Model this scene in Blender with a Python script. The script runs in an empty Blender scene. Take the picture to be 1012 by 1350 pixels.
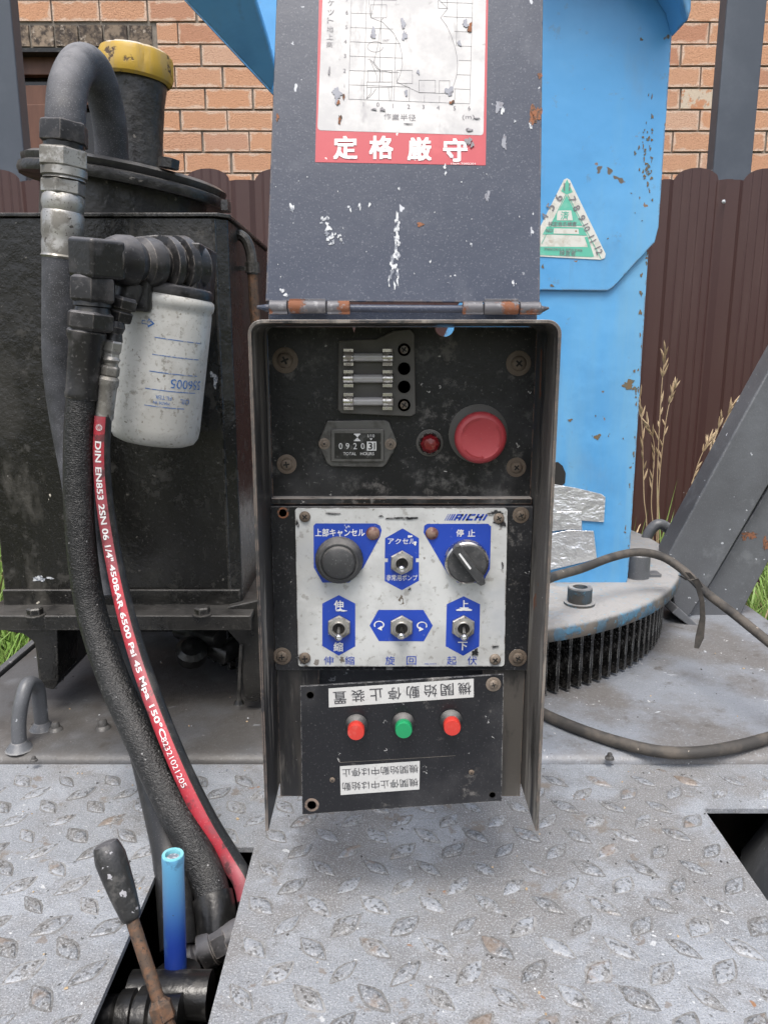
import bpy, math, random
from mathutils import Vector as V, Matrix

# ---------------------------------------------------------------- camera, world, sun, exposure
S = bpy.context.scene
COL = S.collection
rnd = random.Random(7)
CZ = 1.35                       # camera height over the ground
PITCH = math.radians(12.0)
FPX = 1014.0                    # focal length in photo pixels (photo 1012 x 1350)
cam_d = bpy.data.cameras.new('camera'); cam = bpy.data.objects.new('camera', cam_d); COL.objects.link(cam)
cam.location = (0, 0, CZ); cam.rotation_euler = (math.radians(90) - PITCH, 0, 0)
cam_d.sensor_fit = 'VERTICAL'; cam_d.sensor_height = 36; cam_d.lens = 36 * FPX / 1350
cam_d.clip_start = 0.01; cam_d.clip_end = 2000
S.camera = cam
SUN_EL, SUN_AZ = math.radians(66), math.radians(190)      # azimuth: compass direction the light comes from (0 = +Y)
w = bpy.data.worlds.new('World'); S.world = w; w.use_nodes = True
nt = w.node_tree; bg = nt.nodes['Background']
sky = nt.nodes.new('ShaderNodeTexSky'); sky.sky_type = 'NISHITA'; sky.sun_disc = False
sky.sun_elevation = SUN_EL; sky.sun_rotation = SUN_AZ; sky.air_density = 1.0; sky.dust_density = 5.0; sky.ozone_density = 1.0
hs = nt.nodes.new('ShaderNodeHueSaturation'); hs.inputs['Saturation'].default_value = 0.58
nt.links.new(sky.outputs[0], hs.inputs['Color']); nt.links.new(hs.outputs[0], bg.inputs[0]); bg.inputs[1].default_value = 0.15
sd = bpy.data.lights.new('sun', 'SUN'); sd.energy = 1.35; sd.angle = math.radians(24); sd.color = (1, .96, .9)
so = bpy.data.objects.new('sun', sd); COL.objects.link(so)
_d = V((math.sin(SUN_AZ) * math.cos(SUN_EL), math.cos(SUN_AZ) * math.cos(SUN_EL), math.sin(SUN_EL)))
so.rotation_euler = _d.to_track_quat('Z', 'Y').to_euler(); so.location = _d * 20
S.view_settings.view_transform = 'Standard'; S.view_settings.look = 'None'; S.view_settings.gamma = 1
S.view_settings.use_curve_mapping = False; S.view_settings.exposure = 0.92
S.render.engine = 'CYCLES'
S.cycles.max_bounces = 8; S.cycles.use_denoising = True

# ---------------------------------------------------------------- geometry helpers
CO, SI = math.cos(PITCH), math.sin(PITCH)
CAM = V((0, 0, CZ))
def ray(px, py):
    u = (px - 506) / FPX; v = (675 - py) / FPX
    return V((u, CO + v * SI, -SI + v * CO))
def at(px, py, Y):
    d = ray(px, py); return CAM + d * (Y / d.y)
def gr(px, py, z):
    d = ray(px, py); return CAM + d * ((z - CZ) / d.z)
def mpp(p):                     # metres per photo pixel at a world point
    q = p - CAM; return (q.y * CO - q.z * SI) / FPX

class Fr:
    """a plane: origin O, axes ux, uy, normal n towards the viewer"""
    def __init__(s, O, ux, uy):
        s.O = V(O); s.ux = V(ux).normalized(); s.uy = V(uy).normalized(); s.n = s.ux.cross(s.uy).normalized()
    def pix(s, px, py):
        d = ray(px, py); t = (s.O - CAM).dot(s.n) / d.dot(s.n); p = CAM + d * t - s.O
        return (p.dot(s.ux), p.dot(s.uy))
    def w(s, a, b, d=0.0): return s.O + s.ux * a + s.uy * b + s.n * d
    def up(s, d): return Fr(s.O + s.n * d, s.ux, s.uy)
def FY(Y, z=0): return Fr((0, Y, z), (1, 0, 0), (0, 0, 1))

def basis(ax):
    ax = V(ax).normalized(); r = V((0, 0, 1)) if abs(ax.z) < .9 else V((0, -1, 0))
    x = r.cross(ax).normalized(); y = ax.cross(x); return x, y, ax
def catmull(pts, n=10):
    out = []; P = [V(p) for p in pts]; P = [P[0] * 2 - P[1]] + P + [P[-1] * 2 - P[-2]]
    for i in range(1, len(P) - 2):
        a, b, c, d = P[i - 1:i + 3]
        for k in range(n):
            t = k / n
            out.append(.5 * ((2 * b) + (c - a) * t + (2 * a - 5 * b + 4 * c - d) * t * t + (3 * b - a - 3 * c + d) * t ** 3))
    out.append(P[-2]); return out
class MB:
    def __init__(s): s.v = []; s.f = []; s.m = []
    def add(s, vs, fs, m=0):
        k = len(s.v); s.v += [V(x) for x in vs]; s.f += [tuple(i + k for i in f) for f in fs]; s.m += [m] * len(fs); return s
    def box(s, c, sz, m=0, rot=None):
        c = V(c); h = V(sz) / 2
        vs = [V((x, y, z)) for x in (-h.x, h.x) for y in (-h.y, h.y) for z in (-h.z, h.z)]
        if rot is not None: vs = [rot @ q for q in vs]
        return s.add([c + q for q in vs], [(0, 1, 3, 2), (4, 6, 7, 5), (0, 4, 5, 1), (2, 3, 7, 6), (0, 2, 6, 4), (1, 5, 7, 3)], m)
    def prism(s, fr, poly, d0, d1, m=0, back=True):
        n = len(poly)
        area = sum(poly[i][0] * poly[(i + 1) % n][1] - poly[(i + 1) % n][0] * poly[i][1] for i in range(n))
        if area < 0: poly = poly[::-1]
        vs = [fr.w(a, b, d1) for a, b in poly] + [fr.w(a, b, d0) for a, b in poly]
        fs = [tuple(range(n))] + [(i, i + n, (i + 1) % n + n, (i + 1) % n) for i in range(n)]
        if back: fs.append(tuple(range(2 * n - 1, n - 1, -1)))
        return s.add(vs, fs, m)
    def flat(s, fr, poly, d, m=0):
        n = len(poly)
        area = sum(poly[i][0] * poly[(i + 1) % n][1] - poly[(i + 1) % n][0] * poly[i][1] for i in range(n))
        if area < 0: poly = poly[::-1]
        return s.add([fr.w(a, b, d) for a, b in poly], [tuple(range(n))], m)
    def line(s, fr, pts, wd, d, m=0):
        for (a, b), (c, e) in zip(pts, pts[1:]):
            t = V((c - a, e - b)); L = t.length
            if L < 1e-9: continue
            t /= L; nx, ny = -t.y * wd / 2, t.x * wd / 2; ex, ey = t.x * wd * .3, t.y * wd * .3
            s.flat(fr, [(a - ex + nx, b - ey + ny), (a - ex - nx, b - ey - ny), (c + ex - nx, e + ey - ny), (c + ex + nx, e + ey + ny)], d, m)
        return s
    def lathe(s, prof, O, ax, seg=24, m=0, ph=0.0, wob=None, cap=True):
        x, y, z = basis(ax); O = V(O); vs = []; fs = []
        for (r, h) in prof:
            for k in range(seg):
                a = 2 * math.pi * k / seg + ph; rr = r * (wob(k, h) if wob else 1)
                vs.append(O + x * (rr * math.cos(a)) + y * (rr * math.sin(a)) + z * h)
        for i in range(len(prof) - 1):
            for k in range(seg):
                k2 = (k + 1) % seg; fs.append((i * seg + k, i * seg + k2, (i + 1) * seg + k2, (i + 1) * seg + k))
        if prof[0][0] > 1e-6: fs.append(tuple(range(seg - 1, -1, -1)))
        if cap and prof[-1][0] > 1e-6: fs.append(tuple((len(prof) - 1) * seg + k for k in range(seg)))
        return s.add(vs, fs, m)
    def tube(s, pts, r, seg=14, m=0, caps=True):
        n = len(pts); rs = r if isinstance(r, (list, tuple)) else [r] * n
        if len(rs) != n:
            rs = [rs[min(int(i * (len(rs) - 1) / (n - 1)), len(rs) - 2)] * (1 - (i * (len(rs) - 1) / (n - 1)) % 1) + rs[min(int(i * (len(rs) - 1) / (n - 1)) + 1, len(rs) - 1)] * ((i * (len(rs) - 1) / (n - 1)) % 1) if i < n - 1 else rs[-1] for i in range(n)]
        vs = []; fs = []; ref = None
        for i, p in enumerate(pts):
            t = (pts[min(i + 1, n - 1)] - pts[max(i - 1, 0)]).normalized()
            if ref is None: ref = basis(t)[0]
            ref = (ref - t * ref.dot(t)).normalized(); b = t.cross(ref)
            for k in range(seg):
                a = 2 * math.pi * k / seg; vs.append(p + (ref * math.cos(a) + b * math.sin(a)) * rs[i])
        for i in range(n - 1):
            for k in range(seg):
                k2 = (k + 1) % seg; fs.append((i * seg + k, i * seg + k2, (i + 1) * seg + k2, (i + 1) * seg + k))
        if caps: fs.append(tuple(range(seg - 1, -1, -1))); fs.append(tuple((n - 1) * seg + k for k in range(seg)))
        return s.add(vs, fs, m)
    def text(s, fr, body, c, width=None, height=None, rot=0.0, d=.0002, m=0, bold=0.0, shear=0.0):
        vs, fs = glyphs(body, 0.0, shear)
        if not vs: return s
        x0 = min(p[0] for p in vs); x1 = max(p[0] for p in vs); y0 = min(p[1] for p in vs); y1 = max(p[1] for p in vs)
        sx = width / (x1 - x0) if width else None; sy = height / (y1 - y0) if height else None
        if sx is None: sx = sy
        if sy is None: sy = sx
        ca, sa = math.cos(rot), math.sin(rot); cx, cy = (x0 + x1) / 2, (y0 + y1) / 2
        bo = bold * .9
        for j, (ox, oy) in enumerate(((0, 0),) if not bold else ((-1, -1), (1, 1), (1, -1), (-1, 1), (0, 0))):
            out = []
            for p in vs:
                a, b = (p[0] - cx + ox * bo) * sx, (p[1] - cy + oy * bo) * sy
                out.append(fr.w(c[0] + a * ca - b * sa, c[1] + a * sa + b * ca, d + j * 4e-6))
            s.add(out, fs, m)
        return s
_G = {}
def glyphs(body, bold=0.0, shear=0.0):
    k = (body, bold, shear)
    if k not in _G:
        c = bpy.data.curves.new('text', 'FONT'); c.body = body; c.offset = bold; c.shear = shear; c.resolution_u = 4
        o = bpy.data.objects.new('text', c); COL.objects.link(o)
        dg = bpy.context.evaluated_depsgraph_get(); m = bpy.data.meshes.new_from_object(o.evaluated_get(dg))
        _G[k] = ([tuple(v.co) for v in m.vertices], [tuple(p.vertices) for p in m.polygons])
        bpy.data.objects.remove(o); bpy.data.curves.remove(c); bpy.data.meshes.remove(m)
    return _G[k]

ORG = {}
def tag(o, label=None, cat=None, group=None, kind=None):
    if label: o['label'] = label
    if cat: o['category'] = cat
    if group: o['group'] = group
    if kind: o['kind'] = kind
    return o
def thing(name, label, cat, base, group=None):
    o = bpy.data.objects.new(name, None); COL.objects.link(o); o.location = base; o.empty_display_size = .02
    ORG[o] = V(base); return tag(o, label, cat, group)
def mesh_of(name, mb, mats, org=V((0, 0, 0)), angle=35, smooth=True):
    me = bpy.data.meshes.new(name); me.from_pydata([v - org for v in mb.v], [], mb.f)
    for m in (mats if isinstance(mats, (list, tuple)) else [mats]): me.materials.append(m)
    if len(me.materials) > 1: me.polygons.foreach_set('material_index', mb.m)
    if smooth:
        me.polygons.foreach_set('use_smooth', [True] * len(me.polygons)); me.set_sharp_from_angle(angle=math.radians(angle))
    me.update(); return me
def part(name, mb, mats, parent=None, bevel=0, seg=2, label=None, angle=35, base=None, smooth=True):
    org = ORG[parent] if parent else V(base or (0, 0, 0))
    o = bpy.data.objects.new(name, mesh_of(name, mb, mats, org, angle, smooth)); COL.objects.link(o)
    if parent: o.parent = parent
    else: o.location = org
    ORG[o] = org
    if bevel:
        b = o.modifiers.new('bevel', 'BEVEL'); b.width = bevel; b.segments = seg; b.limit_method = 'ANGLE'; b.angle_limit = math.radians(35); b.harden_normals = True
    if label: o['label'] = label
    return o
def inst(name, me, parent, loc, rot=None, scale=None):
    o = bpy.data.objects.new(name, me); COL.objects.link(o)
    if parent: o.parent = parent; o.location = V(loc) - ORG[parent]
    else: o.location = loc
    if rot is not None: o.rotation_euler = rot
    if scale is not None: o.scale = scale
    ORG[o] = V(loc); return o

# ---------------------------------------------------------------- materials
def mat(name, base, rough=.6, metal=0.0, layers=(), bump=(), spec=.5, coat=0.0, rand=0.0, trans=0.0, ior=1.45, subs=None):
    m = bpy.data.materials.new(name); m.use_nodes = True; t = m.node_tree; N = t.nodes; L = t.links
    b = N['Principled BSDF']; tc = N.new('ShaderNodeTexCoord'); co = tc.outputs['Object']
    info = None
    if rand:
        info = N.new('ShaderNodeObjectInfo'); ad = N.new('ShaderNodeVectorMath'); ad.operation = 'ADD'
        mu = N.new('ShaderNodeMath'); mu.operation = 'MULTIPLY'; mu.inputs[1].default_value = 31.7; L.new(info.outputs['Random'], mu.inputs[0])
        L.new(co, ad.inputs[0]); L.new(mu.outputs[0], ad.inputs[1]); co = ad.outputs[0]
    def mapped(scl, off):
        mp = N.new('ShaderNodeMapping'); L.new(co, mp.inputs[0]); mp.inputs['Scale'].default_value = scl; mp.inputs['Location'].default_value = off; return mp.outputs[0]
    def noise(vec, scale, det=5, ro=.6, dist=0):
        n = N.new('ShaderNodeTexNoise'); L.new(vec, n.inputs['Vector']); n.inputs['Scale'].default_value = scale; n.inputs['Detail'].default_value = det
        n.inputs['Roughness'].default_value = ro; n.inputs['Distortion'].default_value = dist; return n
    def mr(val, a, c, lo=0., hi=1.):
        q = N.new('ShaderNodeMapRange'); q.interpolation_type = 'SMOOTHSTEP'; L.new(val, q.inputs['Value'])
        q.inputs['From Min'].default_value = a; q.inputs['From Max'].default_value = c; q.inputs['To Min'].default_value = lo; q.inputs['To Max'].default_value = hi; return q.outputs[0]
    def mul(a, c):
        q = N.new('ShaderNodeMath'); q.operation = 'MULTIPLY'; L.new(a, q.inputs[0])
        if isinstance(c, (int, float)): q.inputs[1].default_value = c
        else: L.new(c, q.inputs[1])
        return q.outputs[0]
    col = None
    def mix(fac, c1, c2):
        x = N.new('ShaderNodeMix'); x.data_type = 'RGBA'; L.new(fac, x.inputs[0])
        for i, c in ((6, c1), (7, c2)):
            if isinstance(c, (tuple, list)): x.inputs[i].default_value = (*c, 1)
            else: L.new(c, x.inputs[i])
        return x.outputs[2]
    def mixf(fac, a, c):
        x = N.new('ShaderNodeMix'); x.data_type = 'FLOAT'; L.new(fac, x.inputs[0])
        for i, q in ((2, a), (3, c)):
            if isinstance(q, (int, float)): x.inputs[i].default_value = q
            else: L.new(q, x.inputs[i])
        return x.outputs[0]
    col = tuple(base); rg = rough; mt = metal
    if rand and info:
        h = N.new('ShaderNodeHueSaturation'); h.inputs['Color'].default_value = (*base, 1)
        L.new(mr(info.outputs['Random'], 0, 1, 1 - rand, 1 + rand), h.inputs['Value']); col = h.outputs[0]
    hb = None
    for i, ly in enumerate(layers):
        k = ly.get('k', 'n'); sc = ly.get('s', 20); off = ly.get('o', (i * 3.1, i * 1.7, i * .9)); st = ly.get('a', 1.0)
        if k == 'n':
            msk = mr(noise(mapped(ly.get('m', (1, 1, 1)), off), sc, ly.get('d', 6), ly.get('ro', .62)).outputs['Fac'], ly['lo'], ly['hi'])
        elif k == 'v':           # scattered specks
            vec = mapped(ly.get('m', (1, 1, 1)), off)
            nn = noise(vec, sc * 1.3, 3); vm = N.new('ShaderNodeVectorMath'); vm.operation = 'SCALE'; L.new(nn.outputs['Color'], vm.inputs[0]); vm.inputs['Scale'].default_value = ly.get('w', 1.1) / sc
            va = N.new('ShaderNodeVectorMath'); va.operation = 'ADD'; L.new(vec, va.inputs[0]); L.new(vm.outputs[0], va.inputs[1])
            vo = N.new('ShaderNodeTexVoronoi'); L.new(va.outputs[0], vo.inputs['Vector']); vo.inputs['Scale'].default_value = sc
            r = ly.get('r', .25); msk = mr(vo.outputs['Distance'], r, r * .75)
            sp = N.new('ShaderNodeSeparateColor'); L.new(vo.outputs['Color'], sp.inputs[0]); p = ly.get('p', .2)
            msk = mul(msk, mr(sp.outputs[0], 1 - p, 1 - p + .01))
        elif k == 'up':          # dust lying on upward faces
            ge = N.new('ShaderNodeNewGeometry'); se = N.new('ShaderNodeSeparateXYZ'); L.new(ge.outputs['Normal'], se.inputs[0])
            msk = mr(se.outputs[2], ly.get('lo', .3), ly.get('hi', .9))
            msk = mul(msk, mr(noise(mapped((1, 1, 1), off), sc, 6).outputs['Fac'], .2, .6))
        elif k == 'edge':
            bv = N.new('ShaderNodeBevel'); bv.samples = 4; bv.inputs['Radius'].default_value = ly.get('r', .002)
            ge = N.new('ShaderNodeNewGeometry'); dp = N.new('ShaderNodeVectorMath'); dp.operation = 'DOT_PRODUCT'; L.new(bv.outputs[0], dp.inputs[0]); L.new(ge.outputs['Normal'], dp.inputs[1])
            msk = mr(dp.outputs['Value'], .985, .93); msk = mul(msk, mr(noise(mapped((1, 1, 1), off), sc, 5).outputs['Fac'], ly.get('lo', .4), ly.get('hi', .55)))
        elif k == 'z':           # colour fade along local z (a faded plastic)
            se = N.new('ShaderNodeSeparateXYZ'); L.new(tc.outputs['Object'], se.inputs[0]); msk = mr(se.outputs[ly.get('axis', 2)], ly['lo'], ly['hi'])
        if ly.get('g'):          # gate by large noise
            g = ly['g']; msk = mul(msk, mr(noise(mapped((1, 1, 1), (9 + i, 2, 5)), g[0], 3).outputs['Fac'], g[1], g[2]))
        if st != 1.0: msk = mul(msk, st)
        if 'c' in ly: col = mix(msk, col, tuple(ly['c']))
        if 'rg' in ly: rg = mixf(msk, rg, ly['rg'])
        if 'mt' in ly: mt = mixf(msk, mt, ly['mt'])
        if 'h' in ly:
            q = mul(msk, ly['h'])
            if hb is None: hb = q
            else:
                ad = N.new('ShaderNodeMath'); ad.operation = 'ADD'; L.new(hb, ad.inputs[0]); L.new(q, ad.inputs[1]); hb = ad.outputs[0]
    if isinstance(col, tuple): b.inputs['Base Color'].default_value = (*col, 1)
    else: L.new(col, b.inputs['Base Color'])
    for key, q in (('Roughness', rg), ('Metallic', mt)):
        if isinstance(q, (int, float)): b.inputs[key].default_value = q
        else: L.new(q, b.inputs[key])
    b.inputs['Specular IOR Level'].default_value = spec
    if coat: b.inputs['Coat Weight'].default_value = coat; b.inputs['Coat Roughness'].default_value = .25
    if trans: b.inputs['Transmission Weight'].default_value = trans; b.inputs['IOR'].default_value = ior
    nrm = None
    for j, bp in enumerate(bump):
        sc, dist = bp[0], bp[1]; ms = bp[2] if len(bp) > 2 else (1, 1, 1)
        n = noise(mapped(ms, (j, 7, 3)), sc, 4, .6)
        bu = N.new('ShaderNodeBump'); bu.inputs['Strength'].default_value = 1; bu.inputs['Distance'].default_value = dist; L.new(n.outputs['Fac'], bu.inputs['Height'])
        if nrm: L.new(nrm, bu.inputs['Normal'])
        nrm = bu.outputs[0]
    if hb is not None:
        bu = N.new('ShaderNodeBump'); bu.inputs['Strength'].default_value = 1; bu.inputs['Distance'].default_value = .001; L.new(hb, bu.inputs['Height'])
        if nrm: L.new(nrm, bu.inputs['Normal'])
        nrm = bu.outputs[0]
    if nrm: L.new(nrm, b.inputs['Normal'])
    return m

RUST = (.16, .06, .028); DUST = (.30, .285, .26)
M = {}
M['slate'] = mat('slate_paint', (.027, .036, .060), .42, spec=.3, layers=[
    dict(s=6, lo=.48, hi=.66, c=(.044, .054, .080), a=.7), dict(s=700, lo=.56, hi=.66, c=(.14, .15, .18), a=.5), dict(s=12, d=9, ro=.72, lo=.56, hi=.68, c=(.085, .095, .118), a=.6, rg=.65),
    dict(k='n', s=14, m=(1, 1, .3), lo=.6, hi=.8, c=(.13, .14, .165), a=.6, rg=.7),
    dict(k='v', s=150, r=.16, p=.06, c=(.4, .42, .45), rg=.7), dict(k='v', s=55, r=.10, p=.06, c=(.4, .42, .46), m=(1, 1, .5)),
    dict(k='v', s=14, r=.16, p=.13, c=RUST, rg=.85, a=.8), dict(k='edge', r=.002, s=120, c=(.13, .11, .1))],
    bump=[(700, .00006), (30, .0004)])
M['box'] = mat('black_box_paint', (.008, .0085, .010), .36, spec=.35, layers=[
    dict(s=9, lo=.50, hi=.66, c=(.045, .045, .047), a=.7, rg=.6), dict(s=15, d=9, ro=.7, lo=.55, hi=.68, c=(.20, .195, .185), a=.55, rg=.9), dict(s=45, d=8, ro=.72, lo=.56, hi=.66, c=(.16, .15, .14), a=.55, rg=.9),
    dict(s=420, lo=.6, hi=.68, c=(.17, .165, .16), a=.5, rg=.8), dict(k='v', s=150, r=.2, p=.07, c=(.35, .34, .33), w=2), dict(s=70, m=(1, 1, .15), lo=.64, hi=.7, c=(.22, .21, .2), a=.5),
    dict(k='v', s=19, r=.15, p=.10, c=RUST, rg=.85, w=2), dict(k='edge', r=.0015, s=150, c=(.16, .1, .07), rg=.8), dict(k='up', s=40, c=(.36, .34, .32), a=.85, rg=.9)],
    bump=[(400, .00012), (35, .0006)])
M['box_side'] = mat('dusty_box_paint', (.020, .020, .022), .42, layers=[
    dict(s=16, d=8, m=(1, 1, .14), lo=.46, hi=.60, c=(.11, .10, .088), a=.7, rg=.8), dict(s=55, d=8, m=(1, 1, .12), lo=.54, hi=.64, c=(.30, .28, .25), a=.6, rg=.9), dict(s=40, m=(1, 1, .3), lo=.56, hi=.66, c=(.012, .012, .012), a=.8, rg=.35),
    dict(k='v', s=170, r=.2, p=.08, c=(.4, .39, .38), w=2), dict(k='v', s=30, r=.18, p=.14, c=RUST, rg=.85, m=(1, 1, .5), w=2),
    dict(k='edge', r=.0015, s=120, c=(.2, .15, .12), rg=.8), dict(k='up', s=60, c=(.42, .40, .38), rg=.9)], bump=[(300, .0002), (40, .0005)])
M['panel'] = mat('black_panel', (.009, .0095, .012), .33, spec=.4, layers=[
    dict(s=11, lo=.48, hi=.7, c=(.035, .035, .038), a=.8, rg=.55), dict(s=600, lo=.58, hi=.68, c=(.12, .12, .125), a=.5),
    dict(k='v', s=170, r=.2, p=.08, c=(.3, .3, .3), w=2), dict(s=30, d=9, ro=.72, lo=.60, hi=.68, c=(.17, .16, .15), a=.6, rg=.9), dict(s=60, m=(1, 1, .1), lo=.66, hi=.7, c=(.25, .25, .25), a=.4), dict(k='edge', r=.0008, s=200, c=(.3, .3, .3))], bump=[(300, .0001)])
M['white'] = mat('white_label_plate', (.50, .51, .505), .42, layers=[
    dict(s=20, d=8, lo=.45, hi=.62, c=(.38, .385, .38), a=.8), dict(s=9, lo=.5, hi=.65, c=(.34, .36, .39), a=.7), dict(s=150, lo=.58, hi=.66, c=(.22, .21, .19), a=.6), dict(s=34, d=9, ro=.75, lo=.62, hi=.67, c=(.16, .14, .12), a=.75),
    dict(k='v', s=110, r=.22, p=.10, w=2.0, c=(.12, .10, .08), g=(14, .45, .6)), dict(k='v', s=50, r=.2, p=.08, w=2.4, c=(.2, .18, .15), a=.8),
    dict(s=300, lo=.62, hi=.7, c=(.3, .29, .27), a=.5), dict(k='edge', r=.0015, s=60, c=(.08, .06, .05), lo=.48, hi=.55)], bump=[(200, .00006), (30, .0002)])
M['blue_print'] = mat('blue_print', (.012, .05, .36), .4, layers=[dict(k='v', s=150, r=.2, p=.06, c=(.5, .52, .58), w=2), dict(s=300, lo=.62, hi=.72, c=(.25, .28, .45), a=.4), dict(s=20, lo=.4, hi=.8, c=(.01, .035, .22), a=.6)])
M['white_print'] = mat('white_print', (.62, .62, .62), .5, layers=[dict(s=220, lo=.56, hi=.64, c=(.25, .25, .3), a=.55)])
M['black_print'] = mat('black_print', (.05, .05, .055), .6, layers=[dict(s=500, lo=.58, hi=.66, c=(.35, .35, .36), a=.6)])
M['grey_print'] = mat('grey_print', (.16, .155, .17), .6, layers=[dict(s=300, lo=.55, hi=.66, c=(.42, .42, .43), a=.7)])
M['red_print'] = mat('red_print', (.36, .03, .045), .5, layers=[dict(s=30, lo=.5, hi=.8, c=(.48, .08, .09), a=.6), dict(k='v', s=160, r=.2, p=.06, c=(.65, .5, .5)), dict(k='v', s=40, r=.15, p=.08, c=(.12, .12, .15), w=2)])
M['sticker'] = mat('worn_white_sticker', (.46, .455, .455), .5, layers=[
    dict(s=26, d=8, lo=.42, hi=.62, c=(.33, .33, .34), a=.85), dict(s=60, m=(1, 1, .3), lo=.58, hi=.68, c=(.25, .25, .26), a=.6), dict(k='v', s=38, r=.17, p=.12, w=1.6, m=(1, 1, .6), c=(.17, .18, .21)), dict(k='v', s=130, r=.2, p=.07, c=(.3, .3, .3)),
    dict(k='v', s=26, r=.12, p=.10, c=(.36, .2, .08)), dict(s=500, lo=.6, hi=.7, c=(.38, .38, .38), a=.5)], bump=[(120, .0001)])
M['label_white'] = mat('white_tape_label', (.50, .50, .49), .5, layers=[dict(s=200, lo=.56, hi=.68, c=(.38, .38, .37), a=.6), dict(k='v', s=140, r=.2, p=.1, c=(.15, .15, .15))])
M['dark_plastic'] = mat('dusty_black_rubber', (.028, .029, .031), .55, layers=[dict(s=60, lo=.45, hi=.7, c=(.09, .09, .09), a=.6, rg=.8), dict(s=600, lo=.58, hi=.68, c=(.16, .16, .16), a=.4), dict(k='up', s=80, c=(.17, .165, .16), a=.7)], bump=[(400, .00006)])
M['fuse_black'] = mat('fuse_block_plastic', (.07, .066, .060), .5, layers=[dict(s=70, lo=.4, hi=.7, c=(.085, .08, .072), a=.7, rg=.8), dict(k='up', s=80, c=(.3, .28, .26), a=.8)], bump=[(500, .00005)])
M['chrome'] = mat('dull_chrome', (.50, .485, .46), .24, 1.0, layers=[dict(s=150, lo=.5, hi=.62, c=(.16, .13, .10), rg=.55, mt=.2, a=.7)])
M['bright'] = mat('bright_chrome', (.80, .80, .80), .12, 1.0, layers=[dict(s=200, lo=.58, hi=.7, c=(.4, .36, .3), rg=.4, a=.6)])
M['zinc'] = mat('zinc_fitting', (.38, .37, .35), .42, .8, layers=[dict(s=50, d=8, lo=.45, hi=.58, c=(.13, .122, .105), rg=.6, mt=.4, a=.85), dict(k='v', s=120, r=.25, p=.1, c=(.05, .045, .04), mt=0, rg=.8), dict(s=400, lo=.58, hi=.68, c=(.1, .095, .085), mt=.2)], bump=[(200, .0001)])
M['screw'] = mat('rusty_screw', (.24, .22, .19), .5, .7, rand=.5, layers=[dict(s=130, lo=.42, hi=.6, c=(.17, .11, .07), rg=.8, mt=0), dict(s=250, lo=.5, hi=.65, c=(.09, .08, .07), mt=0)], bump=[(300, .00015)])
M['slot'] = mat('recess_shade', (.012, .011, .01), .8)  # near-black colour painted in for the shade inside holes and screw crosses
M['glass'] = mat('fuse_glass', (.36, .35, .35), .08, spec=.8)
M['lens'] = mat('hour_meter_lens', (.02, .02, .022), .12, layers=[dict(s=90, lo=.5, hi=.7, c=(.06, .06, .06), rg=.4)])
M['red'] = mat('faded_red_plastic', (.31, .034, .042), .5, layers=[dict(s=40, lo=.45, hi=.75, c=(.36, .06, .065), a=.7, rg=.6), dict(k='v', s=220, r=.2, p=.05, c=(.1, .05, .05)), dict(s=500, lo=.6, hi=.7, c=(.42, .16, .15), a=.4)], bump=[(300, .00003)])
M['red_dark'] = mat('red_arrow_shade', (.26, .02, .025), .5)  # darker red stands for shade in the arrow relief
M['redbtn'] = mat('red_button', (.48, .035, .025), .35, layers=[dict(s=100, lo=.55, hi=.7, c=(.5, .1, .08), a=.6)])
M['greenbtn'] = mat('green_button', (.01, .24, .09), .35, layers=[dict(s=100, lo=.55, hi=.7, c=(.03, .25, .13), a=.6)])
M['lampred'] = mat('dark_red_lens', (.14, .008, .012), .12, layers=[dict(s=300, lo=.55, hi=.7, c=(.25, .12, .1), a=.4)], coat=.5)
M['lampbrown'] = mat('brown_lens', (.1, .03, .03), .35, layers=[dict(s=160, lo=.45, hi=.6, c=(.2, .13, .1), rg=.7)])
M['tank'] = mat('oily_black_tank', (.007, .0068, .0064), .24, spec=.4, layers=[
    dict(s=5, lo=.48, hi=.62, c=(.026, .0245, .022), a=.75, rg=.42), dict(s=30, d=9, ro=.72, lo=.55, hi=.65, c=(.05, .047, .042), rg=.6, a=.6), dict(s=300, lo=.6, hi=.68, c=(.12, .115, .11), a=.4),
    dict(s=15, m=(1, 1, .4), lo=.6, hi=.72, c=(.075, .07, .06), a=.6, rg=.7), dict(k='v', s=160, r=.2, p=.06, c=(.1, .095, .085), h=.4), dict(k='v', s=42, r=.1, p=.05, c=(.45, .42, .36)),
    dict(k='up', s=30, c=(.075, .072, .068), a=.6, rg=.7), dict(k='edge', r=.003, s=60, c=(.07, .067, .062))], bump=[(260, .0006), (60, .0012), (14, .003)], coat=.2)
M['tankcap'] = mat('black_neck_paint', (.018, .018, .019), .34, layers=[dict(s=30, lo=.46, hi=.66, c=(.05, .048, .046), a=.7, rg=.6), dict(k='up', s=40, c=(.12, .115, .11), a=.7), dict(k='v', s=90, r=.2, p=.08, c=(.14, .13, .12), w=2)], bump=[(90, .0012), (20, .003)])
M['yellow'] = mat('chipped_yellow_paint', (.44, .28, .03), .42, layers=[dict(s=35, m=(1, 1, .2), d=8, lo=.5, hi=.62, c=(.36, .25, .09), a=.8), dict(s=45, lo=.56, hi=.62, c=(.07, .045, .03), rg=.8, h=-.4), dict(s=16, lo=.5, hi=.8, c=(.45, .30, .06), a=.6), dict(k='up', s=30, lo=.5, hi=.95, c=(.5, .47, .42), a=.9), dict(k='v', s=90, r=.22, p=.1, c=(.1, .06, .04))], bump=[(120, .0003)])
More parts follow.
